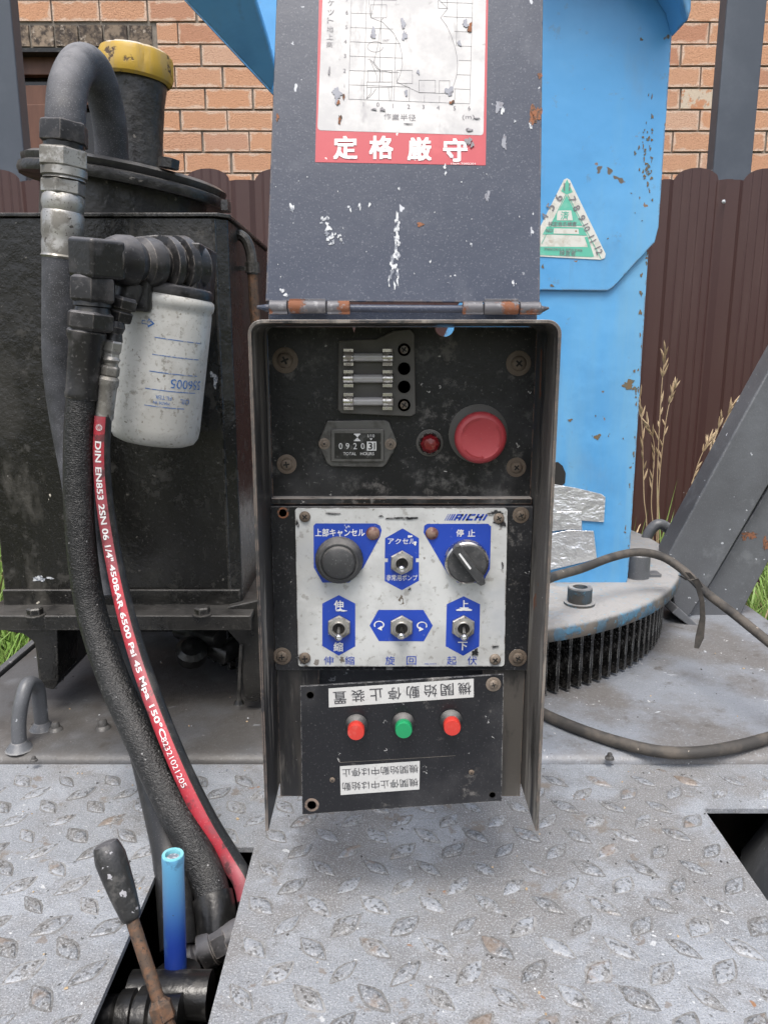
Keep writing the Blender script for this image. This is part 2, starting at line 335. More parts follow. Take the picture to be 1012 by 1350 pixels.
M['hosegrey'] = mat('dusty_grey_hose', (.026, .027, .031), .6, layers=[dict(s=30, lo=.35, hi=.65, c=(.08, .083, .095), a=.75, rg=.85), dict(s=800, lo=.56, hi=.66, c=(.24, .24, .25), a=.5), dict(k='up', s=60, lo=.2, hi=.8, c=(.19, .19, .2), a=.7)], bump=[(500, .0001), (60, .0004)])
M['hosewrap'] = mat('cracked_black_hose', (.006, .006, .006), .30, layers=[dict(s=340, m=(1, 1, 2.2), lo=.55, hi=.64, c=(.09, .09, .09), rg=.6, a=.6), dict(s=30, m=(1, 1, .4), lo=.55, hi=.72, c=(.06, .057, .053), a=.5, rg=.6), dict(k='v', s=300, r=.25, p=.03, c=(.22, .22, .22))], bump=[(480, .0013, (1, 1, 1.6)), (70, .0012)])
M['hosesmooth'] = mat('smooth_black_hose', (.012, .012, .0125), .42, layers=[dict(s=50, d=8, lo=.5, hi=.66, c=(.04, .039, .037), a=.7, rg=.6), dict(s=700, lo=.58, hi=.68, c=(.15, .15, .15), a=.4)], bump=[(400, .0001)])
M['stripe'] = mat('red_hose_stripe', (.34, .022, .036), .5, layers=[dict(s=11, lo=.42, hi=.58, c=(.26, .06, .075), a=.85), dict(s=22, d=8, lo=.48, hi=.60, c=(.20, .05, .06), a=.85), dict(s=70, d=8, lo=.56, hi=.64, c=(.05, .03, .032), a=.8), dict(s=500, lo=.58, hi=.68, c=(.5, .2, .2), a=.35)])
M['fitting'] = mat('black_dusty_fitting', (.014, .0135, .014), .36, .1, layers=[dict(s=35, d=8, lo=.48, hi=.62, c=(.05, .047, .047), a=.75, rg=.65), dict(s=300, lo=.58, hi=.68, c=(.12, .115, .115), a=.5), dict(k='edge', r=.0015, s=90, c=(.2, .18, .16), rg=.45), dict(k='up', s=60, lo=.2, hi=.9, c=(.13, .128, .135), a=.75)], bump=[(160, .0004)])
M['filter'] = mat('white_filter_paint', (.52, .52, .50), .32, layers=[dict(s=16, d=8, lo=.42, hi=.6, c=(.38, .375, .35), a=.8, rg=.5), dict(s=90, d=8, lo=.58, hi=.66, c=(.14, .125, .10), a=.6), dict(s=260, lo=.55, hi=.66, c=(.28, .265, .23), a=.7), dict(k='v', s=170, r=.22, p=.16, c=(.2, .18, .15)), dict(k='v', s=60, r=.1, p=.1, c=(.04, .035, .03)), dict(k='edge', r=.003, s=80, c=(.15, .13, .1))], bump=[(200, .0002)])
M['blue_ink'] = mat('blue_ink', (.03, .13, .38), .45, layers=[dict(s=250, lo=.52, hi=.62, c=(.45, .45, .44), a=.7)])
M['column'] = mat('sky_blue_paint', (.075, .29, .57), .36, layers=[
    dict(s=2.5, lo=.44, hi=.60, c=(.11, .34, .61), a=.9), dict(s=6, d=8, lo=.52, hi=.66, c=(.06, .23, .46), a=.5), dict(s=12, m=(1, 1, .5), lo=.55, hi=.78, c=(.12, .25, .40), a=.5, rg=.6), dict(s=7, m=(1, 1, .12), lo=.55, hi=.7, c=(.15, .34, .50), a=.65, rg=.6), dict(s=22, m=(1, 1, .06), d=8, lo=.57, hi=.68, c=(.10, .17, .24), a=.45, rg=.7), dict(s=40, d=9, ro=.75, lo=.60, hi=.66, c=(.12, .20, .28), a=.45),
    dict(k='v', s=15, r=.13, p=.10, c=(.12, .10, .08), rg=.85, w=1.8), dict(k='v', s=60, r=.15, p=.03, c=(.2, .13, .08), w=1.6), dict(k='v', s=70, r=.15, p=.02, c=(.7, .72, .74), m=(1, 1, .5)),
    dict(k='edge', r=.004, s=60, c=(.12, .11, .10), lo=.45, hi=.55)], bump=[(60, .0002), (6, .003)])
M['chipblue'] = mat('chipped_blue_flange', (.05, .15, .24), .6, layers=[dict(s=45, lo=.44, hi=.54, c=(.12, .105, .09), rg=.85, h=-.5), dict(s=14, lo=.38, hi=.6, c=(.05, .05, .048), a=.8, rg=.8), dict(k='up', s=7, lo=.3, hi=.9, c=(.27, .265, .26), rg=.7), dict(s=120, lo=.6, hi=.7, c=(.07, .28, .42), a=.6)], bump=[(80, .0006)])
M['gear'] = mat('greased_gear_steel', (.008, .008, .008), .2, .2, layers=[dict(s=80, lo=.45, hi=.65, c=(.07, .065, .06), a=.7, rg=.6), dict(s=300, lo=.58, hi=.68, c=(.3, .3, .3), a=.6), dict(k='edge', r=.002, s=50, c=(.2, .2, .19), rg=.4)], bump=[(200, .0006)])
M['deck'] = mat('tread_plate_paint', (.215, .23, .252), .48, layers=[
    dict(s=3.2, lo=.44, hi=.58, c=(.165, .158, .152), a=.85), dict(s=9, d=9, ro=.7, lo=.5, hi=.60, c=(.28, .30, .33), a=.7), dict(s=16, d=9, ro=.75, lo=.52, hi=.62, c=(.14, .138, .138), a=.55, rg=.62), dict(s=620, d=3, lo=.52, hi=.62, c=(.36, .375, .39), a=.7), dict(s=800, d=3, lo=.54, hi=.64, c=(.07, .07, .075), a=.7),
    dict(s=24, d=9, ro=.72, lo=.57, hi=.66, c=(.15, .125, .10), a=.75, rg=.75), dict(k='v', s=38, r=.22, p=.16, w=1.4, c=(.14, .11, .085), a=.6), dict(k='v', s=45, r=.12, p=.14, c=(.40, .41, .42), w=1.2),
    dict(k='v', s=150, r=.15, p=.12, c=(.48, .49, .50), w=1.0), dict(k='v', s=120, r=.16, p=.12, c=(.04, .04, .038), w=.9), dict(k='v', s=21, r=.10, p=.16, c=(.24, .13, .07), w=1.5)],
    bump=[(700, .0005), (90, .0014), (22, .0018), (9, .003)])
M['lug'] = mat('worn_tread_lug', (.205, .218, .238), .40, rand=.22, layers=[
    dict(s=50, d=8, lo=.47, hi=.58, c=(.145, .138, .128), a=.7), dict(s=620, d=3, lo=.5, hi=.6, c=(.34, .35, .365), a=.7), dict(s=300, lo=.53, hi=.60, c=(.05, .048, .045), a=.75),
    dict(s=18, lo=.58, hi=.64, c=(.18, .13, .09), a=.6)], bump=[(400, .0006), (80, .0014)])
M['lugdirt'] = mat('dirt_round_lug', (.185, .185, .185), .8, rand=.3, layers=[dict(s=300, lo=.45, hi=.6, c=(.075, .07, .065), a=.7), dict(s=600, d=3, lo=.52, hi=.62, c=(.24, .25, .26), a=.6)], bump=[(500, .0005)])
M['bed'] = mat('smooth_deck_paint', (.20, .215, .24), .38, layers=[
    dict(s=5, lo=.42, hi=.58, c=(.115, .105, .095), a=.8, rg=.55), dict(s=350, lo=.55, hi=.66, c=(.30, .315, .34), a=.5), dict(s=480, lo=.56, hi=.66, c=(.07, .07, .07), a=.6), dict(s=22, d=9, ro=.7, lo=.56, hi=.66, c=(.075, .068, .06), a=.7),
    dict(k='v', s=28, r=.15, p=.2, c=(.42, .45, .48), w=2.2, m=(.6, 1.4, 1)), dict(k='v', s=110, r=.18, p=.08, c=(.5, .5, .5), w=2), dict(k='v', s=9, r=.07, p=.2, c=(.6, .36, .2), w=2),
    dict(k='z', axis=0, lo=.16, hi=-.10, c=(.04, .037, .034), a=.74, rg=.5, g=(7, .25, .45))],
    bump=[(400, .0003), (30, .0014), (6, .004)])
M['bed_oily'] = mat('oily_deck_paint', (.075, .073, .07), .42, layers=[
    dict(s=9, lo=.4, hi=.65, c=(.035, .032, .03), a=.8, rg=.5), dict(s=350, lo=.55, hi=.68, c=(.18, .18, .185), a=.5), dict(s=26, lo=.58, hi=.7, c=(.02, .018, .016), a=.7, rg=.35),
    dict(k='v', s=110, r=.18, p=.07, c=(.4, .4, .4))], bump=[(300, .0004), (30, .0015)])
M['steel'] = mat('grey_steel_paint', (.082, .086, .094), .42, layers=[
    dict(s=8, lo=.4, hi=.7, c=(.12, .128, .14), a=.7), dict(k='v', s=26, r=.16, p=.2, m=(1, 1, .35), c=(.4, .42, .44), w=2.2), dict(k='v', s=90, r=.2, p=.14, c=(.42, .44, .47), w=1.6), dict(s=14, d=9, ro=.74, lo=.55, hi=.66, c=(.16, .17, .18), a=.6),
    dict(s=500, lo=.57, hi=.68, c=(.2, .21, .22), a=.5), dict(k='v', s=12, r=.1, p=.13, c=RUST, w=2), dict(k='edge', r=.003, s=50, c=(.2, .2, .2))], bump=[(300, .0002), (25, .001)])
M['cable'] = mat('dirty_cable_rubber', (.035, .032, .029), .65, layers=[dict(s=30, lo=.4, hi=.65, c=(.105, .09, .075), a=.8, rg=.85), dict(k='v', s=120, r=.2, p=.05, c=(.3, .26, .22))], bump=[(300, .0002), (40, .0006)])
M['foil'] = mat('crinkled_foil_tape', (.80, .80, .81), .3, .95, layers=[dict(s=30, lo=.5, hi=.7, c=(.6, .6, .6), a=.6, rg=.5)], bump=[(300, .0002), (22, .006), (60, .002, (1, 1, 2))])
M['mint'] = mat('mint_sticker_print', (.10, .42, .31), .5, layers=[dict(s=60, lo=.5, hi=.7, c=(.2, .47, .38), a=.6), dict(k='v', s=60, r=.2, p=.1, c=(.3, .2, .12))])
M['stk_white'] = mat('rusty_white_sticker', (.58, .58, .54), .5, layers=[dict(k='v', s=38, r=.26, p=.22, w=1.8, c=(.27, .16, .09)), dict(s=80, lo=.5, hi=.65, c=(.45, .44, .38), a=.7)])
M['post'] = mat('slate_post_paint', (.048, .06, .08), .5, layers=[dict(s=3, lo=.4, hi=.7, c=(.085, .1, .125), a=.8), dict(k='v', s=12, r=.08, p=.1, c=(.3, .32, .34))], bump=[(40, .0004)])
M['fence'] = mat('brown_profiled_sheet', (.048, .0205, .0185), .36, layers=[dict(s=3, lo=.4, hi=.7, c=(.052, .024, .021), a=.8), dict(s=20, m=(1, 1, .1), lo=.5, hi=.75, c=(.07, .038, .033), a=.5, rg=.6), dict(k='v', s=14, r=.06, p=.08, c=(.3, .27, .25))], bump=[(30, .0004)])
M['mortar'] = mat('grey_mortar', (.235, .21, .18), .9, layers=[dict(s=30, lo=.4, hi=.7, c=(.17, .15, .13))], bump=[(120, .002)])
M['window_brown'] = mat('brown_window_frame', (.09, .035, .02), .5, layers=[dict(s=10, m=(1, 1, .2), lo=.4, hi=.7, c=(.14, .06, .035))])
M['window_glass'] = mat('dark_window_glass', (.012, .011, .012), .12)
M['leaf'] = mat('green_grass', (.11, .205, .032), .6, rand=.2, layers=[dict(s=3, lo=.35, hi=.65, c=(.19, .27, .075))])
M['straw'] = mat('dry_straw', (.42, .32, .20), .7, layers=[dict(s=20, lo=.4, hi=.7, c=(.30, .21, .12))])
M['soil'] = mat('soil_and_turf', (.07, .085, .03), .95, layers=[dict(s=2, lo=.4, hi=.6, c=(.10, .075, .045)), dict(s=40, lo=.45, hi=.6, c=(.05, .075, .02))], bump=[(20, .03)])
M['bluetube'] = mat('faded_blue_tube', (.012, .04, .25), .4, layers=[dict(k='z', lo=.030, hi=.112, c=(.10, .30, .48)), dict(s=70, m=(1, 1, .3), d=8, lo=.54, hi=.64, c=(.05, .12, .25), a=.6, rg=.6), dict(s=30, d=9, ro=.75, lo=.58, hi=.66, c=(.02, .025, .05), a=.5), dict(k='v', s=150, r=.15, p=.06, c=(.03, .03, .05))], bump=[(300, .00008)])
M['tube_rim'] = mat('pale_tube_rim', (.14, .42, .50), .5, layers=[dict(s=100, lo=.4, hi=.7, c=(.2, .45, .5))])
M['grip'] = mat('worn_black_grip', (.018, .018, .018), .38, layers=[dict(s=70, lo=.5, hi=.66, c=(.07, .068, .065), rg=.6), dict(k='v', s=110, r=.26, p=.1, c=(.3, .3, .32), w=2), dict(k='up', s=50, lo=.4, hi=.9, c=(.12, .12, .13), a=.8)], bump=[(120, .001), (30, .002)])
M['rustrod'] = mat('rusty_rod', (.075, .05, .035), .7, .2, layers=[dict(s=140, lo=.42, hi=.6, c=(.13, .07, .04)), dict(s=300, lo=.55, hi=.66, c=(.03, .026, .024))], bump=[(260, .0005)])
M['oilblack'] = mat('oily_black_steel', (.012, .012, .012), .28, .2, layers=[dict(s=50, lo=.5, hi=.7, c=(.05, .048, .045), rg=.6)], bump=[(120, .0006)])
M['hingerust'] = mat('rusty_hinge', (.10, .10, .11), .55, .2, layers=[dict(s=45, lo=.5, hi=.56, c=RUST, rg=.85, mt=0, h=-.3), dict(s=200, lo=.55, hi=.68, c=(.24, .24, .25), a=.6)], bump=[(200, .0004)])
M['paintwhite'] = mat('dried_white_paint', (.46, .48, .50), .6, layers=[dict(s=200, lo=.47, hi=.57, c=(.10, .115, .15), a=.9)], bump=[(300, .0002)])
M['rustpatch'] = mat('rust_patch', (.22, .09, .045), .9, layers=[dict(s=300, lo=.45, hi=.6, c=(.07, .05, .04))], bump=[(300, .0004)])
M['rustolive'] = mat('brown_rust_fleck', (.15, .10, .05), .9, layers=[dict(s=200, lo=.45, hi=.6, c=(.09, .11, .10))])
M['flake'] = mat('bare_steel_flake', (.16, .17, .20), .5, .2, layers=[dict(s=200, lo=.5, hi=.7, c=(.1, .1, .12))])
# brick material: pale bloom that creeps in from the arrises, each brick its own tone
def brick_mat():
    m = bpy.data.materials.new('orange_brick'); m.use_nodes = True; t = m.node_tree; N = t.nodes; L = t.links; b = N['Principled BSDF']
    oi = N.new('ShaderNodeObjectInfo'); tc = N.new('ShaderNodeTexCoord')
    r = N.new('ShaderNodeValToRGB'); e = r.color_ramp.elements; e[0].color = (.46, .25, .15, 1); e[1].color = (.52, .35, .25, 1)
    x = e.new(.35); x.color = (.49, .26, .15, 1); x = e.new(.55); x.color = (.47, .27, .17, 1); x = e.new(.8); x.color = (.38, .18, .11, 1); L.new(oi.outputs['Random'], r.inputs[0])
    ad = N.new('ShaderNodeVectorMath'); ad.operation = 'ADD'; L.new(tc.outputs['Object'], ad.inputs[0]); L.new(oi.outputs['Location'], ad.inputs[1])
    n1 = N.new('ShaderNodeTexNoise'); n1.inputs['Scale'].default_value = 22; n1.inputs['Detail'].default_value = 6; L.new(ad.outputs[0], n1.inputs['Vector'])
    n2 = N.new('ShaderNodeTexNoise'); n2.inputs['Scale'].default_value = 160; n2.inputs['Detail'].default_value = 4; L.new(ad.outputs[0], n2.inputs['Vector'])
    se = N.new('ShaderNodeSeparateXYZ'); L.new(tc.outputs['Object'], se.inputs[0])
    def M2(op, a, c=None):
        q = N.new('ShaderNodeMath'); q.operation = op
        for i, z in enumerate((a, c)):
            if z is None: continue
            if isinstance(z, (int, float)): q.inputs[i].default_value = z
            else: L.new(z, q.inputs[i])
        return q.outputs[0]
    ex = M2('SUBTRACT', .111, M2('ABSOLUTE', se.outputs[0])); ez = M2('SUBTRACT', .0435, M2('ABSOLUTE', se.outputs[2]))
    ed = M2('MINIMUM', ex, ez)
    v = M2('ADD', M2('MULTIPLY', ed, -45), M2('MULTIPLY', n1.outputs['Fac'], 1.9))
    mr = N.new('ShaderNodeMapRange'); mr.interpolation_type = 'SMOOTHSTEP'; L.new(v, mr.inputs[0]); mr.inputs[1].default_value = .35; mr.inputs[2].default_value = .9; mr.inputs[4].default_value = .85
    mx = N.new('ShaderNodeMix'); mx.data_type = 'RGBA'; L.new(mr.outputs[0], mx.inputs[0]); L.new(r.outputs[0], mx.inputs[6]); mx.inputs[7].default_value = (.56, .43, .34, 1)
    mr2 = N.new('ShaderNodeMapRange'); L.new(n2.outputs['Fac'], mr2.inputs[0]); mr2.inputs[1].default_value = .5; mr2.inputs[2].default_value = .7; mr2.inputs[4].default_value = .5
    mx2 = N.new('ShaderNodeMix'); mx2.data_type = 'RGBA'; L.new(mr2.outputs[0], mx2.inputs[0]); L.new(mx.outputs[2], mx2.inputs[6]); mx2.inputs[7].default_value = (.28, .13, .07, 1)
    L.new(mx2.outputs[2], b.inputs['Base Color']); b.inputs['Roughness'].default_value = .85
    bu = N.new('ShaderNodeBump'); bu.inputs['Distance'].default_value = .003; L.new(n2.outputs['Fac'], bu.inputs['Height']); L.new(bu.outputs[0], b.inputs['Normal'])
    return m
M['brick'] = brick_mat()
M['sooty'] = mat('sooty_brick', (.20, .155, .115), .9, rand=.3, layers=[dict(s=25, lo=.4, hi=.6, c=(.045, .035, .03)), dict(s=40, lo=.56, hi=.68, c=(.36, .31, .26))], bump=[(100, .003)])
M['pale_brick'] = mat('lime_stained_brick', (.50, .42, .33), .9, layers=[dict(s=18, lo=.5, hi=.56, c=(.45, .22, .12)), dict(s=50, lo=.55, hi=.7, c=(.3, .25, .2))], bump=[(100, .003)])

# ================================================================= SETTING
g = MB(); g.add([(-400, -400, 0), (400, -400, 0), (400, 400, 0), (-400, 400, 0)], [(0, 1, 2, 3)]); tag(part('ground', g, M['soil'], smooth=False), kind='structure')

# ---------------------------------------------------------------- brick house
HY = 4.1
house = thing('brick_house', 'orange brick house wall with a sooty lintel over a dark window behind the fence', 'house', (0, HY, 0))
PX, PZ = .232, .0970
wx0, wx1 = at(20, 150, HY).x - .12, at(212, 150, HY).x          # window opening
wz0, wz1 = .9, at(100, 62, HY).z
lint_z1 = at(100, 30, HY).z
m_ = MB(); f = FY(HY + .012)
def rc(x0, z0, x1, z1): return [(x0, z0), (x1, z0), (x1, z1), (x0, z1)]
for q in (rc(-6, 0, wx0, 4.5), rc(wx1, 0, 6, 4.5), rc(wx0, 0, wx1, wz0), rc(wx0, wz1, wx1, 4.5)): m_.prism(f, q, -.25, 0)
part('wall', m_, M['mortar'], house, smooth=False)
bm_ = MB(); bm_.box((0, .03, 0), (.222, .06, .087)); brick_me = mesh_of('brick', bm_, M['brick'], smooth=False)
bm_ = MB(); bm_.box((0, .03, 0), (.106, .06, .087)); half_me = mesh_of('brick', bm_, M['brick'], smooth=False)
bm_ = MB(); bm_.box((0, .03, 0), (.106, .06, .092)); soot_me = mesh_of('brick', bm_, M['sooty'], smooth=False)
bm_ = MB(); bm_.box((0, .03, 0), (.222, .06, .087)); pale_me = mesh_of('brick', bm_, M['pale_brick'], smooth=False)
zref = lint_z1 + PZ / 2 + .004      # bed of the course right above the sooty lintel
rows = range(-8, 9); nb = 0
pale_at = at(907, 128, HY)
for r_ in rows:
    z = zref + r_ * PZ
    if z > 3.6: continue
    off = (r_ % 2) * PX / 2 + (r_ % 3) * .012
    k = -11
    while True:
        xc = at(293, 70, HY).x + off + k * PX; k += 1
        if xc < -2.45: continue
        if xc > 2.3: break
        inx = xc + .111 > wx0 - .02 and xc - .111 < wx1 + .0
        if inx and z < lint_z1:
            wl = xc + .111 - (wx1 + .004)      # cut closer beside the opening
            if wl > .025: inst('brick', half_me, house, (xc + .111 - wl / 2, HY + rnd.uniform(-.002, .002), z), None, (wl / .106, 1, 1)); nb += 1
            continue
        me = pale_me if abs(xc - pale_at.x) < .116 and abs(z - pale_at.z) < .05 else brick_me
        o = inst('brick', me, house, (xc + rnd.uniform(-.003, .003), HY + rnd.uniform(-.003, .003), z), (rnd.uniform(-.006, .006), rnd.uniform(-.012, .012), 0)); nb += 1
x = wx0 + .05
while x < wx1 - .02:
    inst('brick', soot_me, house, (x, HY + rnd.uniform(-.004, .004), (lint_z1 + wz1) / 2 - .004), (0, rnd.uniform(-.03, .03), 0)); x += .118
# window set back in the opening
wn = MB(); fw = FY(HY + .10)
def bar(mb, x0, z0, x1, z1, t=.05, m=0): mb.prism(fw, rc(x0, z0, x1, z1), -.02, t - .02, m)
bar(wn, wx0, wz0, wx0 + .07, wz1); bar(wn, wx1 - .07, wz0, wx1, wz1); bar(wn, wx0 + .07, wz1 - .10, wx1 - .07, wz1); bar(wn, wx0 + .07, wz0, wx1 - .07, wz0 + .08)
a_ = at(50, 100, HY + .1).x; bar(wn, a_ - .05, wz0 + .08, a_ + .05, wz1 - .24, .07); bar(wn, wx0 + .07, wz1 - .24, wx1 - .07, wz1 - .15, .06)
wo = part('window', wn, M['window_brown'], house, bevel=.003)
gl = MB(); gl.prism(fw, rc(wx0 + .06, wz0 + .06, wx1 - .06, wz1 - .08), -.03, -.024); part('pane', gl, M['window_glass'], wo)
lt = MB(); lt.box(((wx0 + wx1) / 2, HY + .05, wz1 - .012), (wx1 - wx0 - .004, .10, .018)); part('lintel_gap_shade', lt, M['oilblack'], house)  # black strip painted in for the shade of the gap under the lintel

# ---------------------------------------------------------------- fence posts standing behind the sheets
for nm, (xa, xb), Yp, lab in (('l', (-62, 13.5), 3.0, 'slate grey steel post at the left edge in front of the sooty window'), ('r', (958, 1011), 3.0, 'slate grey steel post rising over the brown fence beside the blue column')):
    a = at(xa, 0, Yp).x; b = at(xb, 0, Yp).x
    t = thing('steel_post', lab, 'post', ((a + b) / 2, Yp, 0), 'slate steel posts behind the fence')
    q = MB(); q.box(((a + b) / 2, Yp + .035, 1.7), (b - a, .07, 3.4)); part('shaft', q, M['post'], t, bevel=.006)
    q = MB(); q.box(((a + b) / 2, Yp + .07, .006), (b - a + .1, .24, .012)); part('base_plate', q, M['post'], t)

# ---------------------------------------------------------------- profiled sheet fence
FNY = 2.5; PW = .2124
fence = thing('sheet_metal_fence', 'dark brown profiled sheet metal fence with scalloped top edge', 'fence', (0, FNY, 0))
ztop = at(919, 222, FNY).z; zlow = at(919, 238, FNY).z
# cross-section of one module: small grooves over the arch, raised flat rib between the arches
prof = []
def P_(x, d): prof.append((x, d))
P_(-.1062, -.012); P_(-.0855, -.012); P_(-.070, 0)
for gx in (-.045, -.018, .009, .036, .060): P_(gx - .004, 0); P_(gx, -.0022); P_(gx + .004, 0)
P_(.070, 0); P_(.0865, -.012); P_(.1062, -.012)
def top_z(x):
    q = abs(x)
    return zlow + (ztop - zlow) * math.sqrt(max(0, 1 - (q / .066) ** 2)) if q < .066 else zlow
pv = []; xs = []
for (a, b), (c, d) in zip(prof, prof[1:]):
    for k in range(3): xs.append((a + (c - a) * k / 3, b + (d - b) * k / 3))
xs.append(prof[-1]); q = MB(); n = len(xs)
for layer in (0, .0012):
    q.v += [V((x, d + layer, -zlow + .05)) for x, d in xs] + [V((x, d + layer, top_z(x) - zlow)) for x, d in xs]
q.f = [(i, i + 1, n + i + 1, n + i) for i in range(n - 1)] + [(2 * n + i + 1, 2 * n + i, 3 * n + i, 3 * n + i + 1) for i in range(n - 1)] + [(n + i, n + i + 1, 3 * n + i + 1, 3 * n + i) for i in range(n - 1)]
q.m = [0] * len(q.f); pan_me = mesh_of('panel', q, M['fence'], angle=20)
x0 = at(919, 222, FNY).x
for k in range(-16, 6): inst('panel', pan_me, fence, (x0 + k * PW, FNY, zlow + (rnd.uniform(-.006, .006) if k % 5 == 0 else 0)))
q = MB(); q.box((0, FNY + .04, zlow - .25), (5, .05, .04)); q.box((0, FNY + .04, .5), (5, .05, .04)); part('rail', q, M['post'], fence)
sc_me = MB(); sc_me.lathe([(.006, 0), (.006, .003), (.003, .006), (.0, .007)], (0, 0, 0), (0, -1, 0), 8); sc_me = mesh_of('screw', sc_me, M['paintwhite'])
p = at(953, 266, FNY - .018); inst('screw', sc_me, fence, p)

# ---------------------------------------------------------------- grass and dry stalks
g = MB()
def blade(b, h, wd, lean, m=0):
    a = rnd.uniform(0, 6.28); dx, dy = math.cos(a) * lean, math.sin(a) * lean
    t = rnd.uniform(0, 3.14); sx, sy = math.cos(t) * wd, math.sin(t) * wd; b = V(b); vs = []
    for k, s_ in ((0, 1), (.4, .9), (.75, .6)):
        c = b + V((dx * k * k, dy * k * k, h * k)); vs += [c - V((sx, sy, 0)) * s_, c + V((sx, sy, 0)) * s_]
    vs.append(b + V((dx, dy, h * (1 - lean * .3))))
    g.add(vs, [(0, 1, 3, 2), (2, 3, 5, 4), (4, 5, 6)], m)
for i in range(3600):      # taller tufts beside the truck
    X = -1.35 + rnd.random() * .75 if rnd.random() < .6 else .62 + rnd.random() * .7
    blade((X, rnd.uniform(1.25, 2.2), 0), rnd.uniform(.55, .90) * (1.02 if X < 0 else 1.0), rnd.uniform(.003, .007), rnd.uniform(.05, .35), 0 if rnd.random() < .9 else 1)
for i in range(9000):
    X = rnd.uniform(-2.4, 2.4); Y = rnd.uniform(1.62, 2.44)
    dens = .5 + .5 * math.sin(X * 5.1 + 1) * math.sin(Y * 7)
    h = rnd.uniform(.35, .8) * (.75 + .4 * dens) * (1.15 if abs(X - .75) < .5 else 1)
    if X < -.6: h *= 1.08
    blade((X, Y, 0), h, rnd.uniform(.004, .009), rnd.uniform(.05, .45), 0 if rnd.random() < .85 else 1)
tag(part('grass', g, [M['leaf'], M['straw']], smooth=False, base=(0, 2, 0)), 'tall green grass growing along the foot of the fence', 'grass', kind='stuff')
stalks = [
 ([(862, 770), (866, 620), (871, 520), (876, 463)], 1.75, 'tall straw seed stalk beside the blue column, highest of its clump'),
 ([(864, 770), (868, 640), (878, 550), (889, 508)], 1.78, 'straw seed stalk beside the blue column leaning towards the fence'),
 ([(850, 760), (848, 650), (846, 570), (843, 525)], 1.72, 'short straw seed stalk hugging the edge of the blue column'),
 ([(858, 760), (858, 660), (862, 590), (852, 556)], 1.8, 'bent straw stalk low beside the blue column'),
 ([(880, 780), (920, 660), (955, 580), (990, 508)], 1.7, 'longest straw seed stalk leaning right by the diagonal steel beam'),
 ([(884, 780), (915, 660), (945, 580), (965, 534)], 1.73, 'straw seed stalk with a dense brown head by the diagonal beam'),
 ([(880, 770), (905, 680), (928, 620), (950, 553)], 1.76, 'straw seed stalk third from the tip of the diagonal beam'),
 ([(876, 770), (900, 680), (920, 610), (936, 578)], 1.8, 'thin straw stalk leftmost of the clump at the diagonal beam'),
 ([(890, 770), (925, 700), (940, 640), (948, 600)], 1.74, 'short straw stalk tucked behind the diagonal beam')]
for pts, Y, lab in stalks:
    P = [at(a, b, Y) for a, b in pts]; base = V((P[0].x, Y, 0)); t = thing('dry_grass_stalk', lab, 'dry grass', base, 'dry grass stalks behind the deck')
    q = MB(); path = catmull([base] + P, 6); q.tube(path, [.0015, .0012, .0007], 5); part('stem', q, M['straw'], t)
    q = MB(); n = len(path)
    for k in range(16):
        i = int(n * (.72 + .27 * k / 16)) if k > 4 else int(n * (.55 + .04 * k)); i = min(i, n - 1)
        a = rnd.uniform(0, 6.28); d = (path[min(i + 1, n - 1)] - path[max(i - 1, 0)]).normalized()
        ax = (d + V((math.cos(a), math.sin(a), 0)) * rnd.uniform(.2, .55)).normalized(); L_ = rnd.uniform(.018, .034)
        q.lathe([(.0003, 0), (.0023, L_ * .35), (.0017, L_ * .7), (.0002, L_)], path[i], ax, 5)
    tag(part('seed_head', q, M['straw'], t), kind='stuff')

# ================================================================= TRUCK DECK
ZT = CZ - .44; ZB = CZ - .43
truck = thing('truck_bed', 'grey painted truck bed with diamond tread plate and two cut-out slots', 'truck bed', (.05, .75, ZT))
FD = Fr((0, 0, ZT), (1, 0, 0), (0, 1, 0))
SL = (-.195, .385, -.117, .6155); HR = (.312, .455, .50, .675)
xs_ = [-.62, SL[0], SL[2], HR[0], HR[2], .72]; ys_ = [.0, SL[1], HR[1], SL[3], HR[3], .757]
def hole(xm, ym):
    return (SL[0] < xm < SL[2] and SL[1] < ym < SL[3]) or (HR[0] < xm < HR[2] and HR[1] < ym < HR[3])
# one welded mesh, so that shared edges are real edges
NX, NY = 70, 46
gx = sorted(set([round(-.62 + i * 1.34 / NX, 5) for i in range(NX + 1)] + [v for v in xs_]))
gy = sorted(set([round(i * .757 / NY, 5) for i in range(NY + 1)] + [v for v in ys_]))
idx = {}; q = MB()
def vid(x, y, z):
    k = (x, y, z)
    if k not in idx: idx[k] = len(q.v); q.v.append(V((x, y, z)))
    return idx[k]
cells = {}
for i in range(len(gx) - 1):
    for j in range(len(gy) - 1):
        cells[i, j] = not hole((gx[i] + gx[i + 1]) / 2, (gy[j] + gy[j + 1]) / 2)
for (i, j), on in cells.items():
    if not on: continue
    a, b, c, d = gx[i], gx[i + 1], gy[j], gy[j + 1]; z0 = ZT - .005
    q.f.append((vid(a, c, ZT), vid(b, c, ZT), vid(b, d, ZT), vid(a, d, ZT)))
    q.f.append((vid(a, d, z0), vid(b, d, z0), vid(b, c, z0), vid(a, c, z0)))
    for (ii, jj), (p0, p1) in (((i - 1, j), ((a, d), (a, c))), ((i + 1, j), ((b, c), (b, d))), ((i, j - 1), ((a, c), (b, c))), ((i, j + 1), ((b, d), (a, d)))):
        if not cells.get((ii, jj), False): q.f.append((vid(*p0, z0), vid(*p1, z0), vid(*p1, ZT), vid(*p0, ZT)))
q.m = [0] * len(q.f); plate = part('tread_plate', q, M['deck'], truck)
